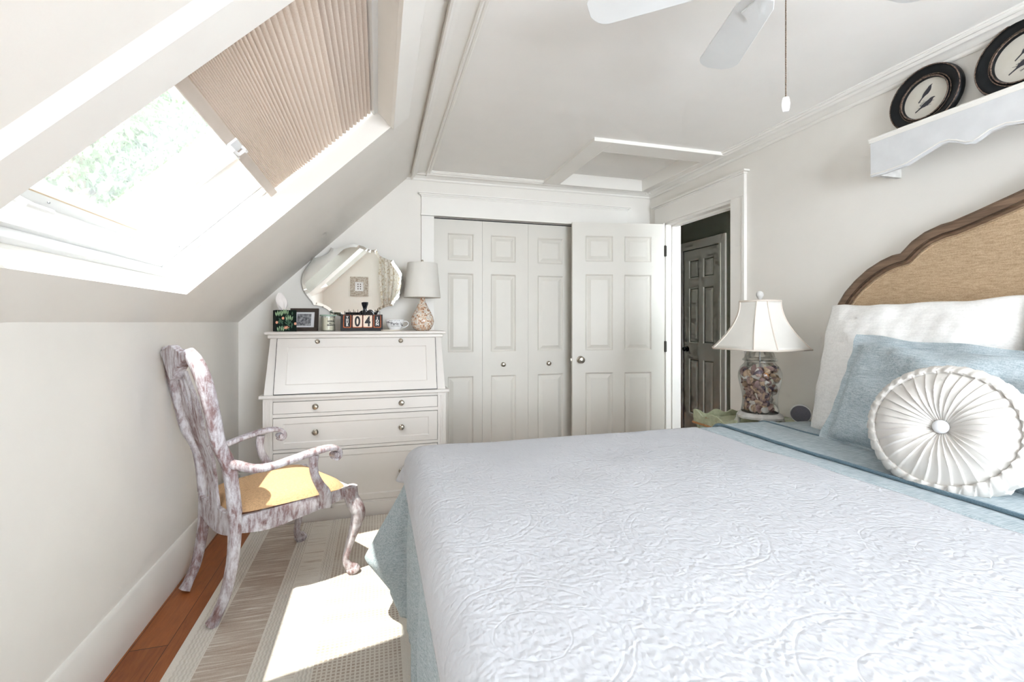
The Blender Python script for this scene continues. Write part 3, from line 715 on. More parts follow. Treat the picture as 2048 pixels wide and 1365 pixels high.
# flip calendar
fc = thing('flip_calendar', 'black metal flip calendar reading THUR 04 JUN', 'calendar', (-.108, 3.345, ZT))
m = MB()
cw, chh = .135, .112
m.hexa([(-cw, -.035, 0), (cw, -.035, 0), (cw, -.030, 0), (-cw, -.030, 0), (-cw, -.004, chh), (cw, -.004, chh), (cw, .0, chh), (-cw, .0, chh)])
m.hexa([(-cw, .030, 0), (cw, .030, 0), (cw, .035, 0), (-cw, .035, 0), (-cw, .0, chh), (cw, .0, chh), (cw, .004, chh), (-cw, .004, chh)])
m.build('stand', M['black'], fc, weld=False)
tl = atan2(.031, chh)
cf = T(0, -.037, 0) @ RX(-tl)
for cx, wd, tx, dark in ((-.093, .050, 'T\nH\nU\nR', 1), (-.028, .062, '0', 0), (.038, .060, '4', 0), (.100, .050, 'J\nU\nN', 1)):
    def rr(w, h, r=.006): return [(sx*(w/2-r)+r*cos(a), sz*(h/2-r)+r*sin(a)) for sx, sz, a0 in ((1, 1, 0), (-1, 1, pi/2), (-1, -1, pi), (1, -1, 3*pi/2)) for a in [a0+q*pi/8 for q in range(5)]]
    cm = cf @ T(cx, 0, .067) @ RX(pi/2)
    cd = MB().prism(rr(wd, .088), 0, .002, cm).build('card', M['rust'], fc)
    MB().prism(rr(wd-(.010 if dark else .004), .088-.006), 0, .0026, cm @ T(0, .002, 0)).build('card_face', M['black'] if dark else M['cream_card'], cd)
    text(tx, (.0215 if len(tx) > 5 else .026) if dark else .096, M['white_ink'] if dark else M['ink'], cm @ T(0, .0 if dark else -.004, .003), cd, 'card_text', .0004, .0009 if dark else .0028, sx=1. if dark else .74)
    for rx in (-.017, .017):
        pts = [cf @ Vector((cx+rx, -.003, .104)), Vector((cx+rx, -.014, .118)), Vector((cx+rx, -.004, .134)), Vector((cx+rx, .010, .132)), Vector((cx+rx, .012, .110))]
        MB().tube(pts, .0013, 6).build('ring', M['black'], fc, smooth=60)

# black figurine behind the calendar
fg = thing('black_figurine', 'small glossy black figurine with a raised knob, behind the flip calendar', 'figurine', (-.082, 3.44, ZT))
m = MB()
m.lathe([(0, 0), (.034, 0), (.034, .008), (.026, .014), (.022, .10), (.024, .112), (.016, .128), (.009, .148), (.013, .166), (.018, .178), (.021, .194), (.018, .198), (0, .198)], 24, T(-.012, 0, 0))
m.build('stem', M['black_gloss'], fg, smooth=40)
m = MB().sphere((.022, -.004, .105), (.030, .022, .036), 20); m.sphere((-.040, 0, .112), (.012, .012, .022), 12); m.build('body', M['black_gloss'], fg, smooth=60, weld=False)
m = MB().box((-.05, -.02, 0), (.05, .02, .07)); m.build('foot', M['black_gloss'], fg, bevel=.004)

# saucer and mug
sc_ = tag(MB().lathe([(0, 0), (.062, 0), (.066, .005), (.066, .009), (0, .009)], 40).build('coaster', plain('beige_ceramic', (.66, .60, .52), .4), smooth=40), 'round beige coaster under the Paris teacup', 'coaster')
sc_.location = (.082, 3.30, ZT)
mg = thing('teacup', 'white porcelain teacup with black Paris lettering, on the beige coaster', 'cup', (.108, 3.31, ZT+.009))
MB().lathe([(0, 0), (.036, 0), (.038, .004), (.050, .022), (.0595, .050), (.0615, .068), (.0595, .068), (.057, .050), (.048, .024), (.036, .008), (0, .006)], 48).build('cup_bowl', M['porcelain'], mg, smooth=50)
MB().tube([(.057, -.012, .056), (.078, -.014, .058), (.090, -.016, .045), (.085, -.016, .028), (.066, -.013, .016), (.050, -.011, .014)], [.0035]*6, 8).build('cup_handle', M['porcelain'], mg, smooth=60)
def wrap(s, size, z, a, bold=0., r=.0600):
    o = text(s, size, M['ink'], Matrix.Identity(4), mg, 'lettering', .0003, bold)
    for v in o.data.vertices:
        x, y, e = v.co; ang = R(a)+x/r; zz = z+y
        rad = .0505+(.0605-.0505)*min(1, max(0, (zz-.022)/.030))+.0006+e
        v.co = (rad*sin(ang), -rad*cos(ang), zz)
wrap('Paris', .030, .040, -4, .0003); wrap('La', .022, .042, 42); wrap('ville', .02, .050, -48)
wrap('Bonjour cafe rue de', .009, .061, -5); wrap('Montmartre lumiere', .0075, .024, 0, r=.054); wrap('Paris', .016, .030, 62)

# mosaic lamp
ml = thing('table_lamp', 'white drum-shade table lamp with a shell mosaic gourd base, on the desk', 'lamp', (.298, 3.365, ZT))
MB().lathe([(0, 0), (.045, 0), (.060, .012), (.076, .040), (.081, .065), (.076, .095), (.060, .130), (.040, .165), (.024, .200), (.018, .225), (.020, .238), (.012, .245), (0, .245)], 48).build('lamp_base', M['mosaic'], ml, smooth=60)
MB().lathe([(.127, .232), (.128, .233), (.104, .475), (.102, .475), (.125, .233)], 64).build('lamp_shade', M['shade'], ml, smooth=40)
m = MB().tube([(0, 0, .24), (0, 0, .487)], .004, 8); m.lathe([(0, .484), (.006, .484), (.009, .492), (.005, .500), (0, .501)], 16); m.tube([(-.103, 0, .470), (.103, 0, .470)], .002, 6); m.tube([(0, -.103, .470), (0, .103, .470)], .002, 6)
m.build('harp', M['nickel'], ml, smooth=50, weld=False)

# wall mirror
mr = thing('wall_mirror', 'frameless scalloped mirror with a shiny slanted rim on the wall above the desk', 'mirror', (-.168, 3.566, 1.518), rot=(R(2.9), 0, 0))
qd = [(0, 1.0), (.10, .985), (.19, .945), (.27, .89), (.33, .865), (.39, .87), (.44, .895), (.465, .80), (.51, .73), (.58, .675), (.66, .635), (.72, .615), (.775, .614), (.81, .52), (.86, .44), (.92, .33), (.965, .22), (.99, .11), (1.0, .0)]
full = qd+[(x, -y) for x, y in qd[-2::-1]]+[(-x, -y) for x, y in qd[1:]]+[(-x, y) for x, y in qd[-2:0:-1]]
A_, B_ = .350, .272
def mo(sc, off=0): 
    out = []
    n = len(full)
    for i, (x, y) in enumerate(full):
        p = Vector((x*A_, y*B_)); a = Vector((full[i-1][0]*A_, full[i-1][1]*B_)); b = Vector((full[(i+1) % n][0]*A_, full[(i+1) % n][1]*B_))
        d = (b-a).normalized(); nn = Vector((-d.y, d.x))
        if nn.dot(p) > 0: nn = -nn
        q = p+nn*off; out.append((q.x, q.y))
    return out
o1, o2 = mo(1), mo(1, .020)
n = len(o1)
MB().prism(o2, 0, .0005, T(0, -.0022, 0) @ RX(pi/2)).build('mirror_glass', M['mirror'], mr)
m = MB(); m.add([(x, -.0018, z) for x, z in o1]+[(x, -.0026, z) for x, z in o2], [(i, (i+1) % n, n+(i+1) % n, n+i) for i in range(n)]); m.build('bevelled_edge', M['mirror'], mr)
MB().prism(o1, 0, .006, T(0, .0042, 0) @ RX(pi/2)).build('mirror_back', M['mirror_edge'], mr)

# ------------------------------------------------------------------ picture and curtain seen in the mirror
pc = thing('wall_picture', 'small chipped cream framed picture on the wall, seen in the mirror', 'picture', (-.325, YF, 1.34))
m = MB()
for a, b in (((-.15, .0, -.17), (.15, .02, -.08)), ((-.15, .0, .08), (.15, .02, .17)), ((-.15, .0, -.08), (-.07, .02, .08)), ((.07, .0, -.08), (.15, .02, .08))): m.box(a, b)
m.build('frame', M['distress'], pc, weld=False, bevel=.004)
m = MB().box((-.075, .002, -.09), (.075, .012, .09)); m.cur = 1
for x in (-.02, .02):
    for z in (-.04, 0, .04): m.sphere((x, .0125, z), (.009, .002, .012), 8)
m.build('mat', [M['mat'], M['darkframe']], pc, weld=False)
def cur(u, v):
    x = -.02+u*.58; z = .55+v*1.68
    w = 1
    if v < .55: w = .45+.55*abs(v-.22)/.33 if v > .22 else .45+.4*(.22-v)/.22
    x = .10+(x-.10)*w if v < .55 else x
    return (x-.28, .075+.028*sin(u*38)+.008*sin(u*91+v*3), z-1.3)
ct = thing('curtain', 'beige patterned curtain tied back beside the window, seen in the mirror', 'curtain', (.30, YF, 1.3))
MB().grid(cur, 120, 30).build('curtain_panel', M['curtain'], ct, smooth=80)
MB().tube([(-.34, .08, .94), (1.72, .08, .94)], .011, 12).build('curtain_rod', M['white'], ct, smooth=60)

# ------------------------------------------------------------------ ceiling fan
fn = thing('ceiling_fan', 'white ceiling fan with a hanging bead pull chain', 'ceiling fan', (1.0, .963, ZC))
MB().lathe([(0, 0), (.065, 0), (.065, -.02), (.02, -.055), (.012, -.06), (.012, -.10), (.06, -.105), (.095, -.12), (.10, -.19), (.07, -.215), (.045, -.222), (0, -.222)], 40).build('motor', M['fan'], fn, smooth=35)
MB().lathe([(.045, -.205), (.066, -.215), (.068, -.232), (.045, -.250), (0, -.256)], 40).build('light_bowl', M['porcelain'], fn, smooth=60)
for a in (70, 142, 214, 286, 358):
    mm_ = RZ(R(a)) @ T(0, 0, -.195) @ RX(R(10))
    def bp():
        up = []; dn = []
        for i in range(41):
            t = i/40; x = .14+t*.37; w = .052+.018*t
            if t > .85: w *= sqrt(max(0, 1-((t-.85)/.16)**2))
            if t < .1: w *= .75+2.5*t
            up.append((x, w)); dn.append((x, -w))
        return up+dn[::-1]
    b_ = MB().prism(bp(), -.003, .003, mm_).build('blade', M['fan'], fn, bevel=.002)
    m = MB(); m.prism([(.08, .016), (.15, .014), (.20, .030), (.225, .0), (.20, -.030), (.15, -.014), (.08, -.016)], -.009, -.004, mm_); m.build('blade_bracket', M['fan'], b_)
ch = MB()
z = -.25
while z > -.545:
    ch.sphere((0, 0, z), .0021, 6); z -= .0046
pc_ = ch.build('pull_chain', plain('bronze_beads', (.20, .15, .11), .35, .9), fn, smooth=60, weld=False)
pc_['kind'] = 'stuff'
m = MB(); 
bar = [(-.0065, 0), (-.0088, -.010), (-.0095, -.018), (-.0088, -.027), (-.0065, -.037), (.0065, -.037), (.0088, -.027), (.0095, -.018), (.0088, -.010), (.0065, 0)]
m.prism(bar, -.003, .003, T(0, 0, -.545) @ RZ(R(-46)) @ RX(pi/2)); m.build('pull_fob', M['plastic'], fn, bevel=.0015)

# ------------------------------------------------------------------ rug
rg_ = MB().box((-.715, -.3, .0), (1.6, 3.095, .011)).build('area_rug', M['rug'], bevel=.003)
tag(rg_, 'cream and brown striped woven rug under the chair and bed', 'rug')

# ------------------------------------------------------------------ armchair
ca = atan2(.563, .826)
cr = thing('armchair', 'distressed whitewashed carved armchair with a mustard seat, beside the desk', 'chair', (-.49, 2.48, 0), ca)
CM = M['chair']
def smoothp(pts, n=6):
    out = []
    P = [Vector(p) for p in pts]
    for i in range(len(P)-1):
        p0 = P[max(i-1, 0)]; p1 = P[i]; p2 = P[i+1]; p3 = P[min(i+2, len(P)-1)]
        for j in range(n):
            t = j/n; out.append(.5*((2*p1)+(p2-p0)*t+(2*p0-5*p1+4*p2-p3)*t*t+(3*p1-p0-3*p2+p3)*t**3))
    out.append(P[-1]); return out
def interp(vals, n=6):
    out = []
    for i in range(len(vals)-1):
        for j in range(n):
            t = j/n; a, b = vals[i], vals[i+1]
            out.append(tuple(x+(y-x)*t for x, y in zip(a, b)) if isinstance(a, tuple) else a+(b-a)*t)
    out.append(vals[-1]); return out
RZB = .011
for s_, dx_ in ((-1, 0), (1, .012)):
    # rear leg
    a = [(-.318, .19, .012), (-.300, .193, .045), (-.268, .196, .12), (-.243, .20, .25), (-.235, .20, .37), (-.235, .20, .46)]
    rd = [(.022, .026), (.018, .021), (.019, .022), (.021, .024), (.023, .027), (.023, .026)]
    MB().tube([(x+dx_, s_*y, z) for x, y, z in smoothp(a)], interp(rd), 16, sq=.6, up=(0, 1, 0)).build('leg', CM, cr, smooth=50)
    # front cabriole leg with pad foot
    a = [(.262, .25, .43), (.268, .252, .375), (.285, .268, .325), (.292, .272, .29), (.276, .262, .22), (.252, .252, .14), (.238, .250, .085), (.250, .256, .05), (.272, .268, .030)]
    rd = [.032, .032, .034, .031, .023, .017, .015, .020, .026]
    mb = MB().tube([(x, s_*y, z) for x, y, z in smoothp(a)], interp(rd), 18, sq=.85, up=(0, 1, 0))
    mb.sphere((.268, s_*.266, .030), (.034, .032, .019), 14); mb.lathe([(0, 0), (.024, 0), (.027, .006), (.024, .014), (0, .014)], 16, T(.266, s_*.264, .0115))
    mb.build('leg', CM, cr, smooth=60, weld=False)
    # back stile
    a = [(-.235, .20, .44), (-.245, .20, .55), (-.262, .205, .65), (-.300, .215, .74), (-.320, .222, .84), (-.340, .225, .94), (-.358, .218, 1.02), (-.374, .196, 1.075), (-.386, .155, 1.108)]
    rd = [(.026, .026), (.025, .024), (.025, .026), (.026, .026), (.027, .026), (.028, .027), (.028, .027), (.026, .027), (.022, .024)]
    MB().tube([(x+dx_, s_*y, z) for x, y, z in smoothp(a)], interp(rd), 16, sq=.6, up=(0, 1, 0)).build('back_stile', CM, cr, smooth=50)
    # arm
    a = [(-.262, .215, .655), (-.225, .236, .640), (-.180, .252, .622), (-.120, .268, .620), (-.05, .281, .632), (.03, .290, .645), (.10, .292, .652), (.150, .288, .648), (.178, .284, .630), (.184, .282, .606), (.168, .281, .592), (.150, .281, .602)]
    rd = [(.016, .020), (.018, .019), (.019, .017), (.020, .015), (.021, .014), (.024, .014), (.025, .014), (.024, .013), (.022, .012), (.020, .011), (.019, .009), (.017, .007)]
    ar = MB().tube([(x, s_*y, z) for x, y, z in smoothp(a)], interp(rd), 16, sq=.7, up=(0, 0, 1)); 
    ar.tube([(.160, s_*.258, .613), (.160, s_*.306, .613)], [.013, .013], 14)
    ar.build('armrest', CM, cr, smooth=60, weld=False)
    a = [(.062, .284, .630), (.058, .284, .590), (.066, .283, .540), (.090, .280, .490), (.118, .274, .445), (.126, .268, .400), (.122, .266, .372)]
    rd = [(.022, .013), (.019, .013), (.018, .013), (.020, .014), (.025, .014), (.029, .013), (.030, .012)]
    MB().tube([(x, s_*y, z) for x, y, z in smoothp(a)], interp(rd), 14, sq=.65, up=(0, 1, 0)).build('arm_support', CM, cr, smooth=60)
    # side rail with curved lower edge
    def rail(u, v):
        a_ = u*2*pi; return 0
    m = MB(); vs = []; fs = []
    K = 16
    for i in range(K+1):
        t = i/K; x = -.225+t*.475; y = .196+t*.052; zb = .352-.010*sin(pi*t)+(.030*max(0, (t-.45)/.55)**1.0 if t > .45 else -.012*sin(pi*t/.45)); zt_ = .418+.012*t
        for yy, zz in ((y-.018, zb), (y+.006, zb), (y+.006, zt_), (y-.018, zt_)): vs.append((x, s_*yy, zz))
    for i in range(K):
        for j in range(4): fs.append((i*4+j, i*4+4+j, i*4+4+(j+1) % 4, i*4+(j+1) % 4))
    fs += [(0, 1, 2, 3), (K*4+3, K*4+2, K*4+1, K*4)]
    m.add(vs, fs).build('seat_rail', CM, cr, bevel=.003)
# front and rear rails
for x, hwid, z0, z1, nm in ((.258, .232, .365, .430, 'seat_rail'), (-.238, .185, .345, .428, 'seat_rail')):
    vs = []; fs = []; K = 16
    for i in range(K+1):
        t = i/K; y = -hwid+2*hwid*t; zb = z0-.03*sin(pi*t)*(1 if x < 0 else .5)
        for xx, zz in ((x-.012, zb), (x+.012, zb), (x+.012, z1), (x-.012, z1)): vs.append((xx, y, zz))
    for i in range(K):
        for j in range(4): fs.append((i*4+j, i*4+(j+1) % 4, i*4+4+(j+1) % 4, i*4+4+j))
    fs += [(3, 2, 1, 0), (K*4, K*4+1, K*4+2, K*4+3)]
    MB().add(vs, fs).build(nm, CM, cr, bevel=.003)
# seat pad
def seatf(u, v):
    a = u*2*pi; ca_, sa_ = cos(a), sin(a); e = .32
    px_ = math.copysign(abs(ca_)**e, ca_); py_ = math.copysign(abs(sa_)**e, sa_)
    rr_ = v
    X = .015+px_*.247*rr_; w = .198+(X+.235)/.49*.062
    Y = py_*w*rr_
    return (X, Y, .428+.046*(1-rr_**5)**.6+.010*cos(rr_*1.5))
m = MB().grid(seatf, 72, 16, closeu=True); m.build('seat', M['seat'], cr, smooth=60)
# crest rail: slice between stiles with a carved shell, and vase splat with two slots
def crest():
    vs = []; fs = []; K = 28
    for i in range(K+1):
        t = -1+2*i/K; y = t*.165; zt_ = 1.120+.016*exp(-(t*3)**2)-.018*t*t*1.0; zb = 1.045-.055*exp(-(t*2.6)**2)+.045*t*t
        x0 = -.388-.006*(1-t*t)
        for xx, zz in ((x0-.014, zb-0), (x0+.014+.012, zb), (x0+.014, zt_), (x0-.016, zt_)): vs.append((xx, y, zz))
    for i in range(K):
        for j in range(4): fs.append((i*4+j, i*4+(j+1) % 4, i*4+4+(j+1) % 4, i*4+4+j))
    fs += [(3, 2, 1, 0), (K*4, K*4+1, K*4+2, K*4+3)]
    return MB().add(vs, fs)
cre = crest().build('crest_rail', CM, cr, bevel=.004)
m = MB()
for side in (-1, 1):
    for i, r_ in enumerate((.036, .024, .012)):
        m.tube([(-.384+side*.019, r_*cos(pi*q/12)*1.0, 1.118-r_*1.1*sin(pi*q/12)) for q in range(13)], .0045, 8)
m.build('carved_shell', CM, cre, smooth=60, weld=False)
# splat
def splat_x(z): # follows the rake of the back
    pts_ = [(.42, -.245), (.55, -.252), (.65, -.272), (.74, -.302), (.84, -.325), (.94, -.345), (1.02, -.366), (1.10, -.386)]
    for (z0, x0), (z1, x1) in zip(pts_, pts_[1:]):
        if z <= z1: return x0+(x1-x0)*(z-z0)/(z1-z0)
    return pts_[-1][1]
def spw(z):
    t = (z-.42)/.62
    return .058+.018*math.sin(t*pi*1.0)-.026*exp(-((t-.20)/.13)**2)+.030*exp(-((t-.72)/.16)**2)
slots = []
zz_ = [.42+.62*i/44 for i in range(45)]
vs = []; m = MB()
def strip(y0f, y1f, za, zb):
    zs_ = [za+(zb-za)*i/30 for i in range(31)]; vs = []; fs = []
    for z in zs_:
        x = splat_x(z); y0, y1 = y0f(z), y1f(z)
        for xx, yy in ((x-.006, y0), (x+.006, y0), (x+.006, y1), (x-.006, y1)): vs.append((xx, yy, z))
    for i in range(len(zs_)-1):
        for j in range(4): fs.append((i*4+j, i*4+(j+1) % 4, i*4+4+(j+1) % 4, i*4+4+j))
    K = len(zs_)-1; fs += [(3, 2, 1, 0), (K*4, K*4+1, K*4+2, K*4+3)]
    m.add(vs, fs)
strip(lambda z: -spw(z), lambda z: spw(z), .42, .86)
so = lambda z: .012+.030*abs(sin(pi*min(1, max(0, (z-.86)/.17))))**.7
strip(lambda z: -spw(z), lambda z: -so(z)-.006, .86, 1.03); strip(lambda z: so(z)+.006, lambda z: spw(z), .86, 1.03); strip(lambda z: -.012, lambda z: .012, .86, 1.03)
m.build('back_splat', CM, cr, weld=False)

# ------------------------------------------------------------------ bed
ZB = .73; BX0, BX1, BY0, BY1 = .11, 2.16, .06, 1.90
bed = thing('bed', 'large bed with an upholstered arched wooden headboard on the right wall', 'bed', (1.15, .95, 0))
bi = T(-1.15, -.95, 0)
MB().box((BX0+.05, BY0+.05, .13), (BX1, BY1-.06, .38), bi).build('box_spring', plain('box_spring_cloth', (.7, .7, .68), .9), bed, bevel=.02, seg=3)
MB().box((BX0+.045, BY0+.045, .38), (BX1, BY1-.055, ZB-.035), bi).build('mattress', plain('mattress_white', (.8, .8, .8), .9), bed, bevel=.04, seg=4)
for x in (.35, 1.95):
    for y in (.25, 1.65): MB().box((x-.03, y-.03, .011), (x+.03, y+.03, .135), bi).build('leg', M['wood'], bed)
# headboard outline in (y,z)
yc = .86
half = [(0, 1.795), (.08, 1.79), (.16, 1.772), (.245, 1.715), (.33, 1.678), (.40, 1.651), (.462, 1.632), (.50, 1.628), (.56, 1.608), (.61, 1.577), (.655, 1.535), (.68, 1.532), (.74, 1.512), (.80, 1.478), (.86, 1.430), (.91, 1.378), (.945, 1.325), (.965, 1.27), (.975, 1.20), (.975, .40)]
half = [(0, 1.775), (.10, 1.770), (.20, 1.745), (.245, 1.703), (.32, 1.678), (.39, 1.655), (.462, 1.633), (.50, 1.628), (.56, 1.608), (.61, 1.577), (.655, 1.532), (.69, 1.528), (.74, 1.510), (.80, 1.478), (.86, 1.430), (.91, 1.378), (.945, 1.325), (.965, 1.27), (.975, 1.20), (.975, .40)]
def off(poly, d):
    out = []; n = len(poly)
    for i in range(n):
        p = Vector(poly[i]); a = Vector(poly[max(i-1, 0)]); b = Vector(poly[min(i+1, n-1)])
        if i == 0: a = Vector((-poly[1][0], poly[1][1]))
        t = (b-a).normalized(); nn = Vector((t.y, -t.x)); q = p-nn*d
        if nn.dot(Vector((-p.x, -.5))) > 0: pass
        # inward: towards (0, .8)
        c = Vector((0, .9))-p
        if (q-p).dot(c) < 0: q = p+nn*d
        out.append((max(0, q.x), q.y))
    return out
def fullc(h): return [(yc+a, b) for a, b in h[::-1]]+[(yc-a, b) for a, b in h[1:]]
HX = 2.19
def ringmesh(oa, ob, xa, xb, mb):
    A = fullc(oa); B = fullc(ob); n = len(A)
    vs = [(xa, y, z) for y, z in A]+[(xb, y, z) for y, z in B]
    fs = [(i, i+1, n+i+1, n+i) for i in range(n-1)]
    mb.add(vs, fs, bi)
h0 = half; h1 = off(half, .012); h2 = off(half, .038); h3 = off(half, .050); h4 = off(half, .062)
m = MB(); ringmesh(h0, h0, HX+.06, HX+.008, m); ringmesh(h0, h1, HX+.008, HX, m); ringmesh(h1, h2, HX, HX+.002, m); ringmesh(h2, off(half, .040), HX+.002, HX+.010, m); ringmesh(off(half, .040), h3, HX+.010, HX+.004, m); ringmesh(h3, h4, HX+.004, HX+.022, m)
m.build('headboard_frame', M['wood'], bed, smooth=35)
m = MB(); ringmesh(off(half, .0385), off(half, .0405), HX+.0015, HX+.0015, m); m.build('headboard_groove', M['groove'], bed)
A = fullc(off(half, .056))
m = MB(); n = len(A); m.add([(HX+.014, y, z) for y, z in A], [tuple(range(n))], bi); m.build('headboard_panel', M['burlap'], bed)
m = MB(); m.tube([tuple(bi @ Vector((HX+.013, y, z))) for y, z in fullc(off(half, .066))], .0045, 8); m.build('headboard_welt', M['burlap'], bed, smooth=60)

# cloth draping over the bed
def drape(cx, cy, lift, dropf, x0, x1, y0, y1, Rr=.07, flare=0., fz=.0, rip=.0, seed=0):
    """cx,cy: cloth coordinate; returns position"""
    x0 -= lift; y0 -= lift; y1 += lift; top = ZB+lift
    qx = max(cx, x0+Rr); qy = min(max(cy, y0+Rr), y1-Rr)
    dx, dy = cx-qx, cy-qy; l = max(abs(dx), abs(dy))
    hyp = hypot(dx, dy)
    nz = noise.noise(Vector((cx*2.2, cy*2.2, seed)))*.006+noise.noise(Vector((cx*6, cy*6, seed+3)))*.0025
    if hyp < 1e-6: return Vector((qx, qy, top+nz))
    n = Vector((dx/hyp, dy/hyp)); corner = 2*abs(n.x*n.y)
    l = l*(1+.0*corner)
    if l < Rr*pi/2: a = l/Rr; out = Rr*sin(a); z = top-Rr*(1-cos(a)); d = 0
    else: out = Rr; d = l-Rr*pi/2; z = top-Rr-d
    if flare and n.x < -.01 and n.y > .01:
        g = corner**.6
        out += flare*g*fz(d)
        z -= 0
    if d > 0 and rip:
        t = min(1, d/.25)
        ph = (cy*26+noise.noise(Vector((cy*3, 0, seed)))*4) if abs(n.x) > abs(n.y) else (cx*24+noise.noise(Vector((cx*3, 1, seed)))*4)
        out += rip*t*(sin(ph)+.5*sin(ph*2.3+1))*(1-corner*.7)
    return Vector((qx+n.x*out, qy+n.y*out, z+nz*(1 if d == 0 else 0)))
def cloth(name, mat, lift, fx, fy, nx, ny, **kw):
    m = MB()
    m.grid(lambda u, v: drape(fx(u, v), fy(u, v), lift, 0, BX0, BX1, BY0, BY1, **kw), nx, ny)
    return m.build(name, mat, smooth=80, solid=.010)
# comforter: foot hangs .62, far side .55; corner flares out then tucks back under
def ffz(d):
    if d < .36: return (d/.36)**1.15
    return max(-.1, 1-(d-.36)/.10*.55) if d < .47 else max(-.25, .45-(d-.47)*3.0)
FD = .60
com = cloth('comforter', M['blue'], .0,
            lambda u, v: BX0-FD+u*(1.80-BX0+FD), lambda u, v: BY0-.35+v*(BY1-BY0+.35+FD-.02), 170, 210, flare=.215, fz=ffz, rip=.010, seed=2)
tag(com, 'blue chambray linen comforter draped over the bed, under the white quilt', 'comforter')
# folded-over bands with seams near the pillows (part of the comforter)
def band(name, x0, x1, lift, mat, parent):
    m = MB()
    m.grid(lambda u, v: drape(x0+u*(x1-x0)+.006*sin(v*9+x0*7)+.010*noise.noise(Vector((v*5, x0, 0))), BY0-.10+v*(BY1-BY0+.10+.22), lift-(.010 if u in (0., 1.) else 0), 0, BX0, BX1, BY0, BY1, seed=5), 24, 150)
    o = m.build(name, mat, smooth=80, solid=.006); o.parent = parent; return o
band('folded_cuff', 1.42, 2.10, .011, M['blue'], com)
band('folded_edge', 1.545, 1.86, .019, M['blue'], com)
band('cuff_seam', 1.542, 1.550, .0235, M['blue_dark'], com)
band('cuff_seam', 1.790, 1.798, .0235, M['blue_dark'], com)
# quilt
def qfx(u, v):
    yy = v; drop = .085+.085*v
    return BX0+.045-drop+.0+u*(1.415-(BX0+.045-drop))+(.006*sin(v*40) if u > .98 else 0)
def qfz(d): return min(1, d/.12)**.8
ql = cloth('quilt', M['quilt'], .016, lambda u, v: qfx(u, v), lambda u, v: BY0-.20+v*(BY1-BY0+.20+.14), 190, 210, flare=.075, fz=qfz, seed=4)
tag(ql, 'white quilted matelasse coverlet spread over the blue comforter', 'quilt')

# pillows
def pillow(w, h, th, flange=0., seed=0, e=.5, lump=.012, sag=.03):
    """centred at origin, x across, z up, y thickness; returns (front grid + back grid)"""
    def fn(sg):
        def g(u, v):
            a, b = 2*u-1, 2*v-1
            fx_ = 1-sag*(1-abs(b))**1*0-sag*cos(b*pi/2)*(abs(a)**4); fz_ = 1-sag*cos(a*pi/2)*(abs(b)**4)
            x = a*w/2*fx_; z = b*h/2*fz_
            ia = min(1, abs(a)/(1-2*flange/w)); ib = min(1, abs(b)/(1-2*flange/h))
            t = th/2*(max(0, 1-ia**2.6)*max(0, 1-ib**2.6))**e
            edge = max(abs(a), abs(b))
            n_ = noise.noise(Vector((a*2.2, b*2.2, seed+sg*9)))*lump*(1-edge**6)*2+noise.noise(Vector((a*7, b*7, seed+sg*5)))*lump*.35*(1-edge**8)
            if flange and t < 1e-4: y = sg*.002+.012*noise.noise(Vector((a*4, b*4, seed)))
            else: y = sg*(t+.0015)+(n_ if sg < 0 else n_*.5)
            wv = .010*noise.noise(Vector((a*3, b*3, seed+20)))
            return (x+wv, y, z+wv)
        return g
    m = MB(); m.grid(fn(-1), 60, 60); m.grid(fn(1), 60, 60)
    # rim
    N_ = 60; f1, f2 = fn(-1), fn(1)
    ring_ = [(i/(N_-1), 0) for i in range(N_)]+[(1, i/(N_-1)) for i in range(1, N_)]+[(i/(N_-1), 1) for i in range(N_-2, -1, -1)]+[(0, i/(N_-1)) for i in range(N_-2, 0, -1)]
    vs = [f1(*p) for p in ring_]+[f2(*p) for p in ring_]; k = len(ring_)
    m.add(vs, [(i, (i+1) % k, k+(i+1) % k, k+i) for i in range(k)])
    return m
def place(m, name, mat, center, lean, yaw=0, roll=0, label='', cat='pillow', group=None):
    o = m.build(name, mat, smooth=60)
    # local y(thickness, -y = front) -> world -X ; local x -> world -Y
    o.matrix_world = T(*center) @ RZ(yaw) @ RY(lean) @ RZ(-pi/2) @ RY(roll)
    return tag(o, label, cat, group)
place(pillow(.73, .61, .20, seed=1), 'euro_pillow', M['white_sham'], (2.035, 1.39, 1.02), R(14), R(0), R(-1), 'white textured square pillow against the headboard, nearest the glass lamp')
place(pillow(.655, .62, .20, seed=4), 'euro_pillow', M['white_sham'], (2.03, .685, 1.025), R(13), R(3), 0, 'white square pillow against the headboard, seen only at the right picture edge')
bs = place(pillow(.93, .48, .17, flange=.035, seed=8, lump=.018), 'pillow_sham', M['blue'], (1.845, 1.070, .932), R(22), R(-1), R(3.2), 'blue chambray flanged pillow sham leaning between the white pillow and round cushion')
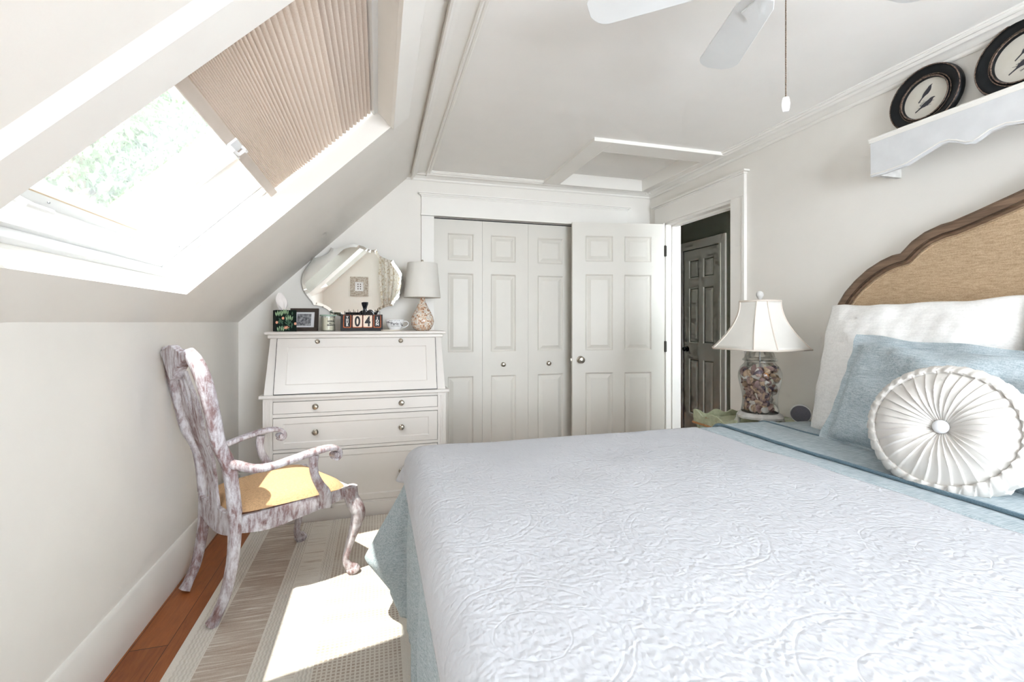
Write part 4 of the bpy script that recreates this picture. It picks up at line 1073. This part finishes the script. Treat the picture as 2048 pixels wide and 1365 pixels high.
# seams on the sham
# round pleated cushion
def cush():
    m = MB(); Rr, hz = .178, .062
    def prof_r(v):
        # v 0 centre front -> 1 centre back
        if v < .44: t = v/.44; r = Rr*(.02+.93*t); y = -hz-.022*sin(pi*min(1, t*1.0))**.8+.030*(1-t)**3+.016*t**3
        elif v < .56: t = (v-.44)/.12; a = -pi/2+pi*t; r = Rr*.95+.030*cos(a); y = (hz-.006)*sin(a)
        else: t = (1-v)/.44; r = Rr*(.02+.93*t); y = hz+.015*sin(pi*t)-.02*(1-t)**3-.006*t
        return r, y
    def g(u, v):
        a = 2*pi*u; r, y = prof_r(v)
        if v < .44:
            t = v/.44; ph = 34*a+2.2*t*t+4.*noise.noise(Vector((cos(a)*.9, sin(a)*.9, t*.8)))
            s_ = (ph/(2*pi)) % 1; saw = (s_**1.6 if s_ < .82 else (1-s_)/.18)
            amp = .0085*min(1, .35+t*1.2)*(.55+.9*abs(noise.noise(Vector((cos(a)*5, sin(a)*5, 9+t)))) )*(1.05-.35*t)
            wv = noise.noise(Vector((cos(a)*3, sin(a)*3, t*3)))*.006
            y -= saw*amp-amp*.5+wv
        elif v < .56:
            t = (v-.44)/.12; ph = 34*a+2.2+ (12*t if t < .5 else 12*(1-t))
            s_ = (ph/(2*pi)) % 1; saw = (s_**1.5 if s_ < .8 else (1-s_)/.2); r += .0065*saw-.003*(abs(t-.5) < .08)
            y += .003*sin(34*a*1.0+pi*t*2)
        return (r*cos(a), y, r*sin(a))
    vv = [0]+[i/60 for i in range(1, 25)]+[.42+.16*i/40 for i in range(0, 41)]+[.60, .7, .8, .9, 1.]
    def gg(u, v): return g(u, vv[min(len(vv)-1, int(round(v*(len(vv)-1))))])
    m.grid(gg, 704, len(vv), closeu=True); return m
cu = thing('round_cushion', 'round ivory pleated cushion with a button, in front of the blue sham', 'cushion', (1.665, 1.00, .930))
cu.matrix_world = T(1.660, 1.01, .900) @ RZ(R(14)) @ RY(R(20)) @ RZ(-pi/2)
cush().build('pleated_cover', M['cushion'], cu, smooth=50)
MB().lathe([(0, -.004), (.018, -.003), (.0205, .002), (.019, .007), (.012, .011), (0, .012)], 32, T(0, -.052, 0) @ TOY).build('button', M['button'], cu, smooth=60)

# ------------------------------------------------------------------ nightstand
NX0, NX1, NY0, NY1, NZ = 1.72, 2.235, 1.955, 2.285, .690
ns = thing('nightstand', 'distressed sage green tray-top nightstand beside the bed', 'nightstand', ((NX0+NX1)/2, (NY0+NY1)/2, 0))
ni = T(-(NX0+NX1)/2, -(NY0+NY1)/2, 0)
MB().box((NX0, NY0, NZ-.022), (NX1, NY1, NZ), ni).build('top', M['sage'], ns, bevel=.002)
def gallery(p, q, hgt=.05, th=.012):
    p, q = Vector(p), Vector(q); d = q-p; l = d.length; K = 40; vs = []; fs = []
    nn = Vector((-d.y, d.x)).normalized()*th/2
    for i in range(K+1):
        t = i/K; s_ = min(t, 1-t)*l
        hh = hgt*(.95 if s_ < .02 else .62+.30*cos((s_-.02)*2*pi/.13)*exp(-s_*2)) 
        c = p+d*t
        out = .006
        for sx, z in ((-1, NZ-.001), (1, NZ-.001), (1, NZ+hh), (-1, NZ+hh)):
            qv = c+nn*sx; vs.append((qv.x, qv.y, z))
    for i in range(K):
        for j in range(4): fs.append((i*4+j, i*4+(j+1) % 4, i*4+4+(j+1) % 4, i*4+4+j))
    fs += [(3, 2, 1, 0), (K*4, K*4+1, K*4+2, K*4+3)]
    MB().add(vs, fs, ni).build('gallery', M['sage'], ns, bevel=.0015)
gallery((NX0+.004, NY0), (NX0+.004, NY1)); gallery((NX0, NY1-.004), (NX1, NY1-.004))
m = MB(); m.box((NX0+.012, NY0+.01, NZ-.13), (NX1-.01, NY1-.012, NZ-.020), ni); m.build('apron', M['sage'], ns, bevel=.003)
MB().box((NX0-.006, NY0, NZ-.030), (NX1, NY1+.006, NZ-.020), ni).build('rim', plain('orange_rubbed_edge', (.42, .20, .08), .6, var=.3, scale=60), ns, bevel=.002)
for x in (NX0+.035, NX1-.035):
    for y in (NY0+.03, NY1-.035):
        MB().lathe([(0, 0), (.016, 0), (.019, .02), (.012, .05), (.018, .22), (.022, .50), (.014, .52), (.026, .545), (.026, NZ-.02), (0, NZ-.02)], 20, ni @ T(x, y, 0), rf=lambda a, z: 1+.06*cos(8*a)).build('leg', M['sage'], ns, smooth=50)

# shell lamp
sl_ = thing('shell_lamp', 'clear glass ginger jar lamp filled with seashells, on the green nightstand', 'lamp', (1.958, 2.052, NZ), R(8))
K = .92
def sh_sec(a, c, z, r=0): return [(a, -(a-c), z), (a, a-c, z), (a-c, a, z), (-(a-c), a, z), (-a, a-c, z), (-a, -(a-c), z), (-(a-c), -a, z), (a-c, -a, z)]
levels = []
for i in range(15):
    t = i/14; z = .400+.252*t; a = .200-.115*(1-(1-t)**1.75); c = .075-.042*t; levels.append(sh_sec(a, c, z))
m = MB(); vs = [p for l_ in levels for p in l_]; m.add(vs, [(i*8+j, i*8+(j+1) % 8, i*8+8+(j+1) % 8, i*8+8+j) for i in range(14) for j in range(8)])
shd = m.build('lamp_shade', M['shade'], sl_, smooth=30, solid=.002)
m = MB()
for j in range(8): m.tube([l_[j] for l_ in levels], .0035, 8)
for l_ in (levels[0], levels[-1]): m.tube(l_+[l_[0]], .005, 8)
m.build('shade_piping', M['piping'], shd, smooth=60, weld=False)
m = MB().tube([(0, 0, .30), (0, 0, .66)], .004, 8); m.tube([(-.083, 0, .650), (.083, 0, .650)], .002, 6); m.lathe([(.030, .392), (.030, .398), (.010, .404), (.010, .44), (0, .44)], 20); m.build('rod', M['grey_metal'], sl_, smooth=50, weld=False)
MB().lathe([(0, .652), (.008, .652), (.006, .662), (.012, .670), (.019, .684), (.017, .698), (.009, .706), (0, .708)], 20).build('finial', M['rub'], sl_, smooth=60)
jp = [(0, .062), (.088, .062), (.091, .070), (.086, .10), (.084, .13), (.088, .165), (.099, .21), (.106, .245), (.105, .27), (.094, .300), (.078, .318), (.072, .328), (.072, .336)]
MB().lathe(jp, 56).build('jar', M['jar_glass'], sl_, smooth=60)
MB().lathe([(.083, .336), (.085, .341), (.074, .352), (.066, .378), (.048, .392), (.030, .397)], 56).build('jar_lid', M['jar_glass'], sl_, smooth=60)
m = MB()
lob = lambda a, z: 1+.05*cos(4*a)+.02*cos(8*a)
m.lathe([(0, .030), (.100, .030), (.114, .036), (.116, .046), (.106, .056), (.096, .062), (0, .062)], 48, rf=lob)
for q in range(4):
    a = pi/4+q*pi/2; m.tube([(.096*cos(a), .096*sin(a), .042), (.104*cos(a), .104*sin(a), .020), (.112*cos(a), .112*sin(a), .0)], [.018, .013, .016], 12)
m.build('foot_stand', M['rub'], sl_, smooth=50, weld=False)
# seashells, each its own thing
def sh_scallop():
    m = MB()
    def g(u, v):
        a = (u-.5)*pi*.95; r = v*(1+.03*cos(a*22)); 
        return (r*sin(a), -.30*(1-v*v)*1.+.05*cos(a*22)*v, r*cos(a)-.45)
    m.grid(g, 45, 10); return m
def sh_conch():
    m = MB(); 
    def g(u, v):
        a = 2*pi*u; r = .55*(sin(pi*v**.75))**.8*(1+.12*max(0, sin(a*1+v*22)))+.02; r *= 1+.10*sin(v*26)
        return (r*cos(a), r*sin(a)*.85, (v-.45)*2.0)
    m.grid(g, 24, 34, closeu=True); return m
def sh_clam():
    m = MB()
    for sg in (-1, 1):
        m.grid(lambda u, v: (v*cos(2*pi*u), sg*.35*sqrt(max(0, 1-v*v))*(1+.06*cos(v*30)), v*sin(2*pi*u)*.82), 28, 12, closeu=True)
    return m
protos = []
for bi_, (fnm, nm) in enumerate(((sh_scallop, 'scallop_shell'), (sh_conch, 'conch_shell'), (sh_clam, 'clam_shell'))):
    for mi_, mt in enumerate(SH):
        o = fnm().build(nm, mt, smooth=60, weld=False, solid=.04 if bi_ == 0 else 0)
        o.data.transform(Matrix.Scale(1, 4)); protos.append((o.data, nm, bi_, mi_, [x for x in o.modifiers])); bpy.data.objects.remove(o)
cols = ['white', 'tan', 'mauve brown', 'dark purple', 'orange', 'pale pink']
def jar_r(z):
    for (r0, z0), (r1, z1) in zip(jp[1:], jp[2:]):
        if z0 <= z <= z1: return r0+(r1-r0)*(z-z0)/(z1-z0)
    return .07
lampM = T(1.958, 2.052, NZ) @ RZ(R(8))
va = atan2(-2.052, -1.958)-R(8)
special = [(.262, 22, 4, 1, .022, 'orange whelk shell at the upper right inside the glass lamp'), (.118, -32, 0, 2, .0185, 'round white shell at the lower left inside the glass lamp'), (.083, 22, 0, 2, .021, 'ribbed white clam shell at the bottom right inside the glass lamp'),
           (.118, 2, 2, 1, .027, 'large dark brown spiky shell low in the middle of the glass lamp'), (.182, 4, 3, 2, .029, 'purple-grey shell in the middle of the glass lamp'), (.258, -10, 0, 0, .025, 'broad white scallop at the top of the shells in the glass lamp'),
           (.225, 8, 1, 1, .024, 'tan striped spiral shell just below the top white scallop in the glass lamp'), (.085, -8, 1, 0, .025, 'tan fan shell lying at the bottom middle of the glass lamp'), (.195, -22, 1, 0, .022, 'tan ribbed fan shell at the middle left of the glass lamp')]
items = []
for z, da, ci, ki, sz, lb in special: items.append((z, va+R(da), None, ci, ki, sz, lb))
for i in range(140):
    z = .078+(i/140)*.225+random.uniform(-.006, .006); a = va+(random.uniform(-1.0, 1.0)*R(95) if i % 4 else random.uniform(0, 2*pi))
    items.append((z, a, random.uniform(.35, .86) if i % 4 == 0 else random.uniform(.78, .87), random.choice([0, 1, 1, 2, 2, 2, 3, 5, 5]), random.choice([0, 1, 1, 2]), random.uniform(.018, .027), None))
for z, a, fr_, ci, ki, sz, lb in items:
    rr_ = (jar_r(z)-sz*.95-.003)*1.0 if fr_ is None else (jar_r(z)-sz*.9-.002)*fr_/.86
    me, nm, _, _, _ = protos[ki*6+ci]
    o = bpy.data.objects.new(nm, me); COL.objects.link(o)
    if ki == 0: md = o.modifiers.new('s', 'SOLIDIFY'); md.thickness = .06
    face = RZ(a+pi/2)    # local -y looks outwards after rotation
    rot = face @ (RY(random.uniform(0, 2*pi)) @ RX(random.uniform(-.4, .4)) if lb else Euler([random.uniform(0, 6.28) for _ in range(3)]).to_matrix().to_4x4())
    o.matrix_world = lampM @ T(rr_*cos(a), rr_*sin(a), z) @ rot @ Matrix.Scale(sz*(.92 if ki == 1 else 1), 4)
    if lb: tag(o, lb, 'seashell', 'seashells in the glass lamp')
    else: tag(o, f'small {cols[ci]} {nm.replace("_", " ")} among the shells heaped in the glass lamp', 'seashell', f'{cols[ci]} {nm.replace("_", " ")}s in the glass lamp')

# round smart speaker disc
sp = thing('round_speaker', 'small round grey fabric speaker with white rim, behind the glass lamp', 'speaker', (2.160, 1.985, NZ+.052))
vd = atan2(1.985, 2.16)
sm_ = RZ(vd-pi/2) @ RX(R(8)) @ TOY
MB().lathe([(0, -.035), (.040, -.033), (.050, -.012), (.050, .001), (.049, .003), (.046, .003), (.046, -.002)], 40, sm_).build('speaker_body', M['plastic'], sp, smooth=50)
MB().lathe([(.0462, -.002), (.0462, .0015), (.044, .003), (0, .004)], 40, sm_).build('speaker_grille', M['speaker'], sp, smooth=50)
cd = MB().tube(smoothp([(2.13, 2.02, NZ+.02), (2.10, 2.05, NZ+.012), (2.06, 2.09, NZ+.006), (2.10, 2.15, NZ+.004), (2.18, 2.20, NZ+.004)]), .0022, 8).build('power_cord', M['cord'], smooth=60)
tag(cd, 'thin white power cord between the glass lamp and the round speaker', 'cord')

# ------------------------------------------------------------------ shelf with round frames
SY0, SY1 = .14, 1.58
sf = thing('wall_shelf', 'white scalloped wooden shelf high on the right wall above the bed', 'shelf', (2.11, .86, 1.88))
si = T(-2.11, -.86, -1.88)
hb_ = [(.72, .647), (.66, .645), (.57, .652), (.51, .674), (.45, .694), (.42, .693), (.395, .682), (.365, .664), (.345, .660), (.325, .668), (.295, .683), (.25, .688), (.20, .676), (.15, .665), (.10, .672), (0, .680)]
bot = [(.86+a, b+H) for a, b in hb_]+[(.86-a, b+H) for a, b in hb_[-2::-1]]
m = MB(); poly = bot+[(SY0, 2.046), (SY1, 2.046)]
PX = Matrix(((0, 0, 1, 0), (1, 0, 0, 0), (0, 1, 0, 0), (0, 0, 0, 1)))  # (x,y,z)->(z,x,y)
m.prism(poly, 2.110, 2.126, si @ PX); m.build('apron', plain('shelf_white_paint', (.68, .69, .70), .55, var=.05, scale=14), sf, bevel=.002)
sp_b = MB().tube([tuple(si @ Vector((2.110, y, z+.010))) for y, z in bot], .0025, 6).build('apron_bead', M['trim'], sf, smooth=60)
MB().tube([tuple(si @ Vector((2.110, y, 2.044))) for y in (SY0-.006, SY1+.006)], .005, 8).build('top_bead', M['trim'], sf, smooth=60)
MB().box((2.108, SY0-.004, 2.026), (XR, SY1+.004, 2.046), si).build('shelf_board', M['trim'], sf)
for y in (SY0+.02, SY1-.0): MB().box((2.126, y-.02, 1.882), (XR, y, 2.03), si).build('side_panel', M['rub'], sf)
for yy in (1.030, 1.012):
    pass
m = MB()
for z in (1.965, 1.925): m.box((2.106, 1.00, z), (2.111, 1.052, z+.004), si)
m.build('carved_mark', M['dark_metal'], sf, weld=False)

def bird(m, x, y, s, ang, M4):
    c = T(x, y, 0) @ RZ(ang) @ Matrix.Scale(s, 4); q = M4 @ c
    body = [(-1.9, -.35), (-1.0, -.12), (-.6, .22), (0, .42), (.55, .50), (.85, .62), (1.15, .60), (1.55, .44), (1.25, .36), (1.1, .12), (.7, -.25), (.1, -.42), (-.5, -.30), (-1.0, -.30), (-1.9, -.50)]
    m.prism(body, 0, .0012/s, q)
def oval(name, yc_, zc_, rad, label, birds):
    t = thing(name, label, 'picture frame', (2.232, yc_, 2.0465), rot=(0, R(6), 0), group='round bird prints on the shelf')
    MM = T(0, 0, rad) @ RZ(-pi/2)    # local: front faces -y -> world -x
    prof = [(rad*.60, .004), (rad*.62, .014), (rad*.66, .016), (rad*.68, .010), (rad*.74, .012), (rad*.84, .022), (rad*.92, .024), (rad*.97, .018), (rad, .008), (rad, -.002), (rad*.60, -.002)]
    mm2 = MM @ TOY
    vs_ = MB().lathe(prof+[prof[0]], 72, mm2); vs_.f = [f_ for f_ in vs_.f if len(f_) == 4]; vs_.mi = [0]*len(vs_.f); vs_.build('frame', M['agedframe'], t, smooth=50)
    m = MB()
    for r_, y_, th_ in ((rad*.64, .0155, .0028), (rad*.70, .0115, .0020), (rad*.955, .0215, .0024)): m.tube([(r_*cos(2*pi*i/72), -y_, r_*sin(2*pi*i/72)) for i in range(73)], th_, 8, M4=MM, up=(0, 1, 0), cap=False)
    m.build('worn_rim', M['aged_edge'], t, smooth=60, weld=False)
    MB().lathe([(0, .002), (rad*.62, .002), (rad*.62, .004), (0, .004)], 48, mm2).build('print', M['print'], t, smooth=40)
    m = MB(); q = MM @ T(0, -.0045, 0) @ RX(pi/2)
    for x, y, s, a in birds: bird(m, x, y, s, a, q)
    for i in range(14):
        a0 = random.uniform(0, 6.28); x0 = random.uniform(-.02, .02); y0 = random.uniform(-.045, -.01); l = random.uniform(.01, .03)
        m.tube([tuple(q @ Vector((x0, y0, .0006))), tuple(q @ Vector((x0+l*cos(a0), y0+l*sin(a0)*.5, .0006)))], .0006, 4)
    m.build('bird_drawing', plain('engraving_ink', (.045, .045, .055), .7), t, weld=False)
oval('bird_picture', 1.445, 0, .1385, 'smaller black round frame with two small birds, leftmost on the shelf', [(.002, .024, .0225, R(38)), (.004, -.026, .0235, R(16))])
oval('bird_picture', 1.125, 0, .145, 'larger black round bird picture on the shelf, cut by the right picture edge', [(.01, .030, .026, R(30)), (.0, -.022, .026, R(20))])

# ------------------------------------------------------------------ trees outside the skylight
def tree(x, y, zc, rr_, lab, n=9500):
    t = thing('tree', lab, 'tree', (x, y, -4))
    m = MB()
    for i in range(n):
        while True:
            p = Vector((random.uniform(-1, 1), random.uniform(-1, 1), random.uniform(-1, 1)))
            if p.length < 1: break
        p = p*(rr_*(.75+.25*noise.noise(p*2.5)*2)); p.z += zc+4; s = random.uniform(.08, .16)
        e = Euler([random.uniform(0, 6.28) for _ in range(3)]).to_matrix().to_4x4()
        m.add([(-s, 0, 0), (0, -s*.5, .02), (s, 0, 0), (0, s*.5, .02)], [(0, 1, 2, 3)], T(*p) @ e)
    m.build('foliage', M['leaf'], t, weld=False)
    mb = MB().tube([(0, 0, 0), (.1, 0, zc+2), (0, .1, zc+4)], [.28, .2, .1], 10)
    for q in range(7):
        a = q*.9; mb.tube([(0.05, 0, zc+2+q*.2), (rr_*.4*cos(a), rr_*.4*sin(a), zc+3.4+q*.1), (rr_*.75*cos(a), rr_*.75*sin(a), zc+4.4)], [.09, .05, .02], 6)
    mb.build('trunk', M['bark'], t, smooth=60, weld=False)
tree(-7.6, 15.0, 6.2, 3.6, 'leafy green tree seen hazily through the skylight glass')

# ------------------------------------------------------------------ light
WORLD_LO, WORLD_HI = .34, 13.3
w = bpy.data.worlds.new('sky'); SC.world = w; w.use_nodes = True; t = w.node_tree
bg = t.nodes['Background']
sd_ = Vector((-.315, -.335, 1)).normalized()
bg.inputs['Color'].default_value = (.88, .93, 1.0, 1)
# bright sky lobe added low behind the camera to fill the room, darker opposite
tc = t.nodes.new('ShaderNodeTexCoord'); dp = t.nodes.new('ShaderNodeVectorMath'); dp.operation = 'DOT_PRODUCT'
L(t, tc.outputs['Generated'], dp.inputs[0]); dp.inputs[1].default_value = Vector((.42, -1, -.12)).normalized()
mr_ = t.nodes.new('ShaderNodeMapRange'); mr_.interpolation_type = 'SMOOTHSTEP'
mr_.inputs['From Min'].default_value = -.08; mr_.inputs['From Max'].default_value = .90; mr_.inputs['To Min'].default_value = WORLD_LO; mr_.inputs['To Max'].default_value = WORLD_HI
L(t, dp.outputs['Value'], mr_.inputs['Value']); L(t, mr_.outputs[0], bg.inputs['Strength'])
s = bpy.data.lights.new('sun', 'SUN'); s.energy = 4.3; s.angle = R(.6); s.color = (1, .94, .86)
so_ = bpy.data.objects.new('sun', s); COL.objects.link(so_)
so_.rotation_euler = (-sd_).to_track_quat('-Z', 'Y').to_euler()
# sky portals at the two windows (they only guide the sampling of the sky)
def portal(loc, rot, sx, sy):
    a = bpy.data.lights.new('portal', 'AREA'); a.shape = 'RECTANGLE'; a.size = sx; a.size_y = sy; a.cycles.is_portal = True
    o = bpy.data.objects.new('portal', a); COL.objects.link(o); o.matrix_world = T(*loc) @ rot; return o
p4 = portal(SP((OS0+OS1)/2, (PY0+PY1)/2, .43), Matrix.Identity(4), 1.18, 1.20); p4.matrix_world = T(*SP((OS0+OS1)/2, (PY0+PY1)/2, .43)) @ Vector((uz, 0, -ux)).to_track_quat('-Z', 'Y').to_matrix().to_4x4()
portal(((WX0+WX1)/2, YF-.14, (WZ0+WZ1)/2), RX(pi/2), WX1-WX0, WZ1-WZ0)
o = portal(SP((OS0+OS1)/2, (OY0+OY1)/2, .43), Matrix.Identity(4), 1.18, 1.23)
nrm = Vector((uz, 0, -ux)); o.matrix_world = T(*SP((OS0+OS1)/2, (OY0+OY1)/2, .43)) @ nrm.to_track_quat('-Z', 'Y').to_matrix().to_4x4()

# ------------------------------------------------------------------ camera
cam = bpy.data.cameras.new('camera'); co = bpy.data.objects.new('camera', cam); COL.objects.link(co); SC.camera = co
cam.sensor_width = 36; cam.lens = 36*940/2048; cam.clip_start = .02
co.location = (0, 0, H); co.rotation_euler = (pi/2, 0, -TH)
cam.shift_y = -(682.5-645)/2048
SC.view_settings.view_transform = 'Standard'; SC.view_settings.look = 'None'; SC.view_settings.gamma = 1; SC.view_settings.use_curve_mapping = False
SC.view_settings.exposure = 1.12
SC.cycles.max_bounces = 8; SC.cycles.diffuse_bounces = 6; SC.cycles.transparent_max_bounces = 10; SC.cycles.glossy_bounces = 4
SC.cycles.use_adaptive_sampling = True; SC.cycles.adaptive_threshold = .10; SC.cycles.adaptive_min_samples = 12
SC.cycles.use_denoising = True; SC.cycles.sample_clamp_indirect = 8; SC.cycles.caustics_reflective = False; SC.cycles.caustics_refractive = False
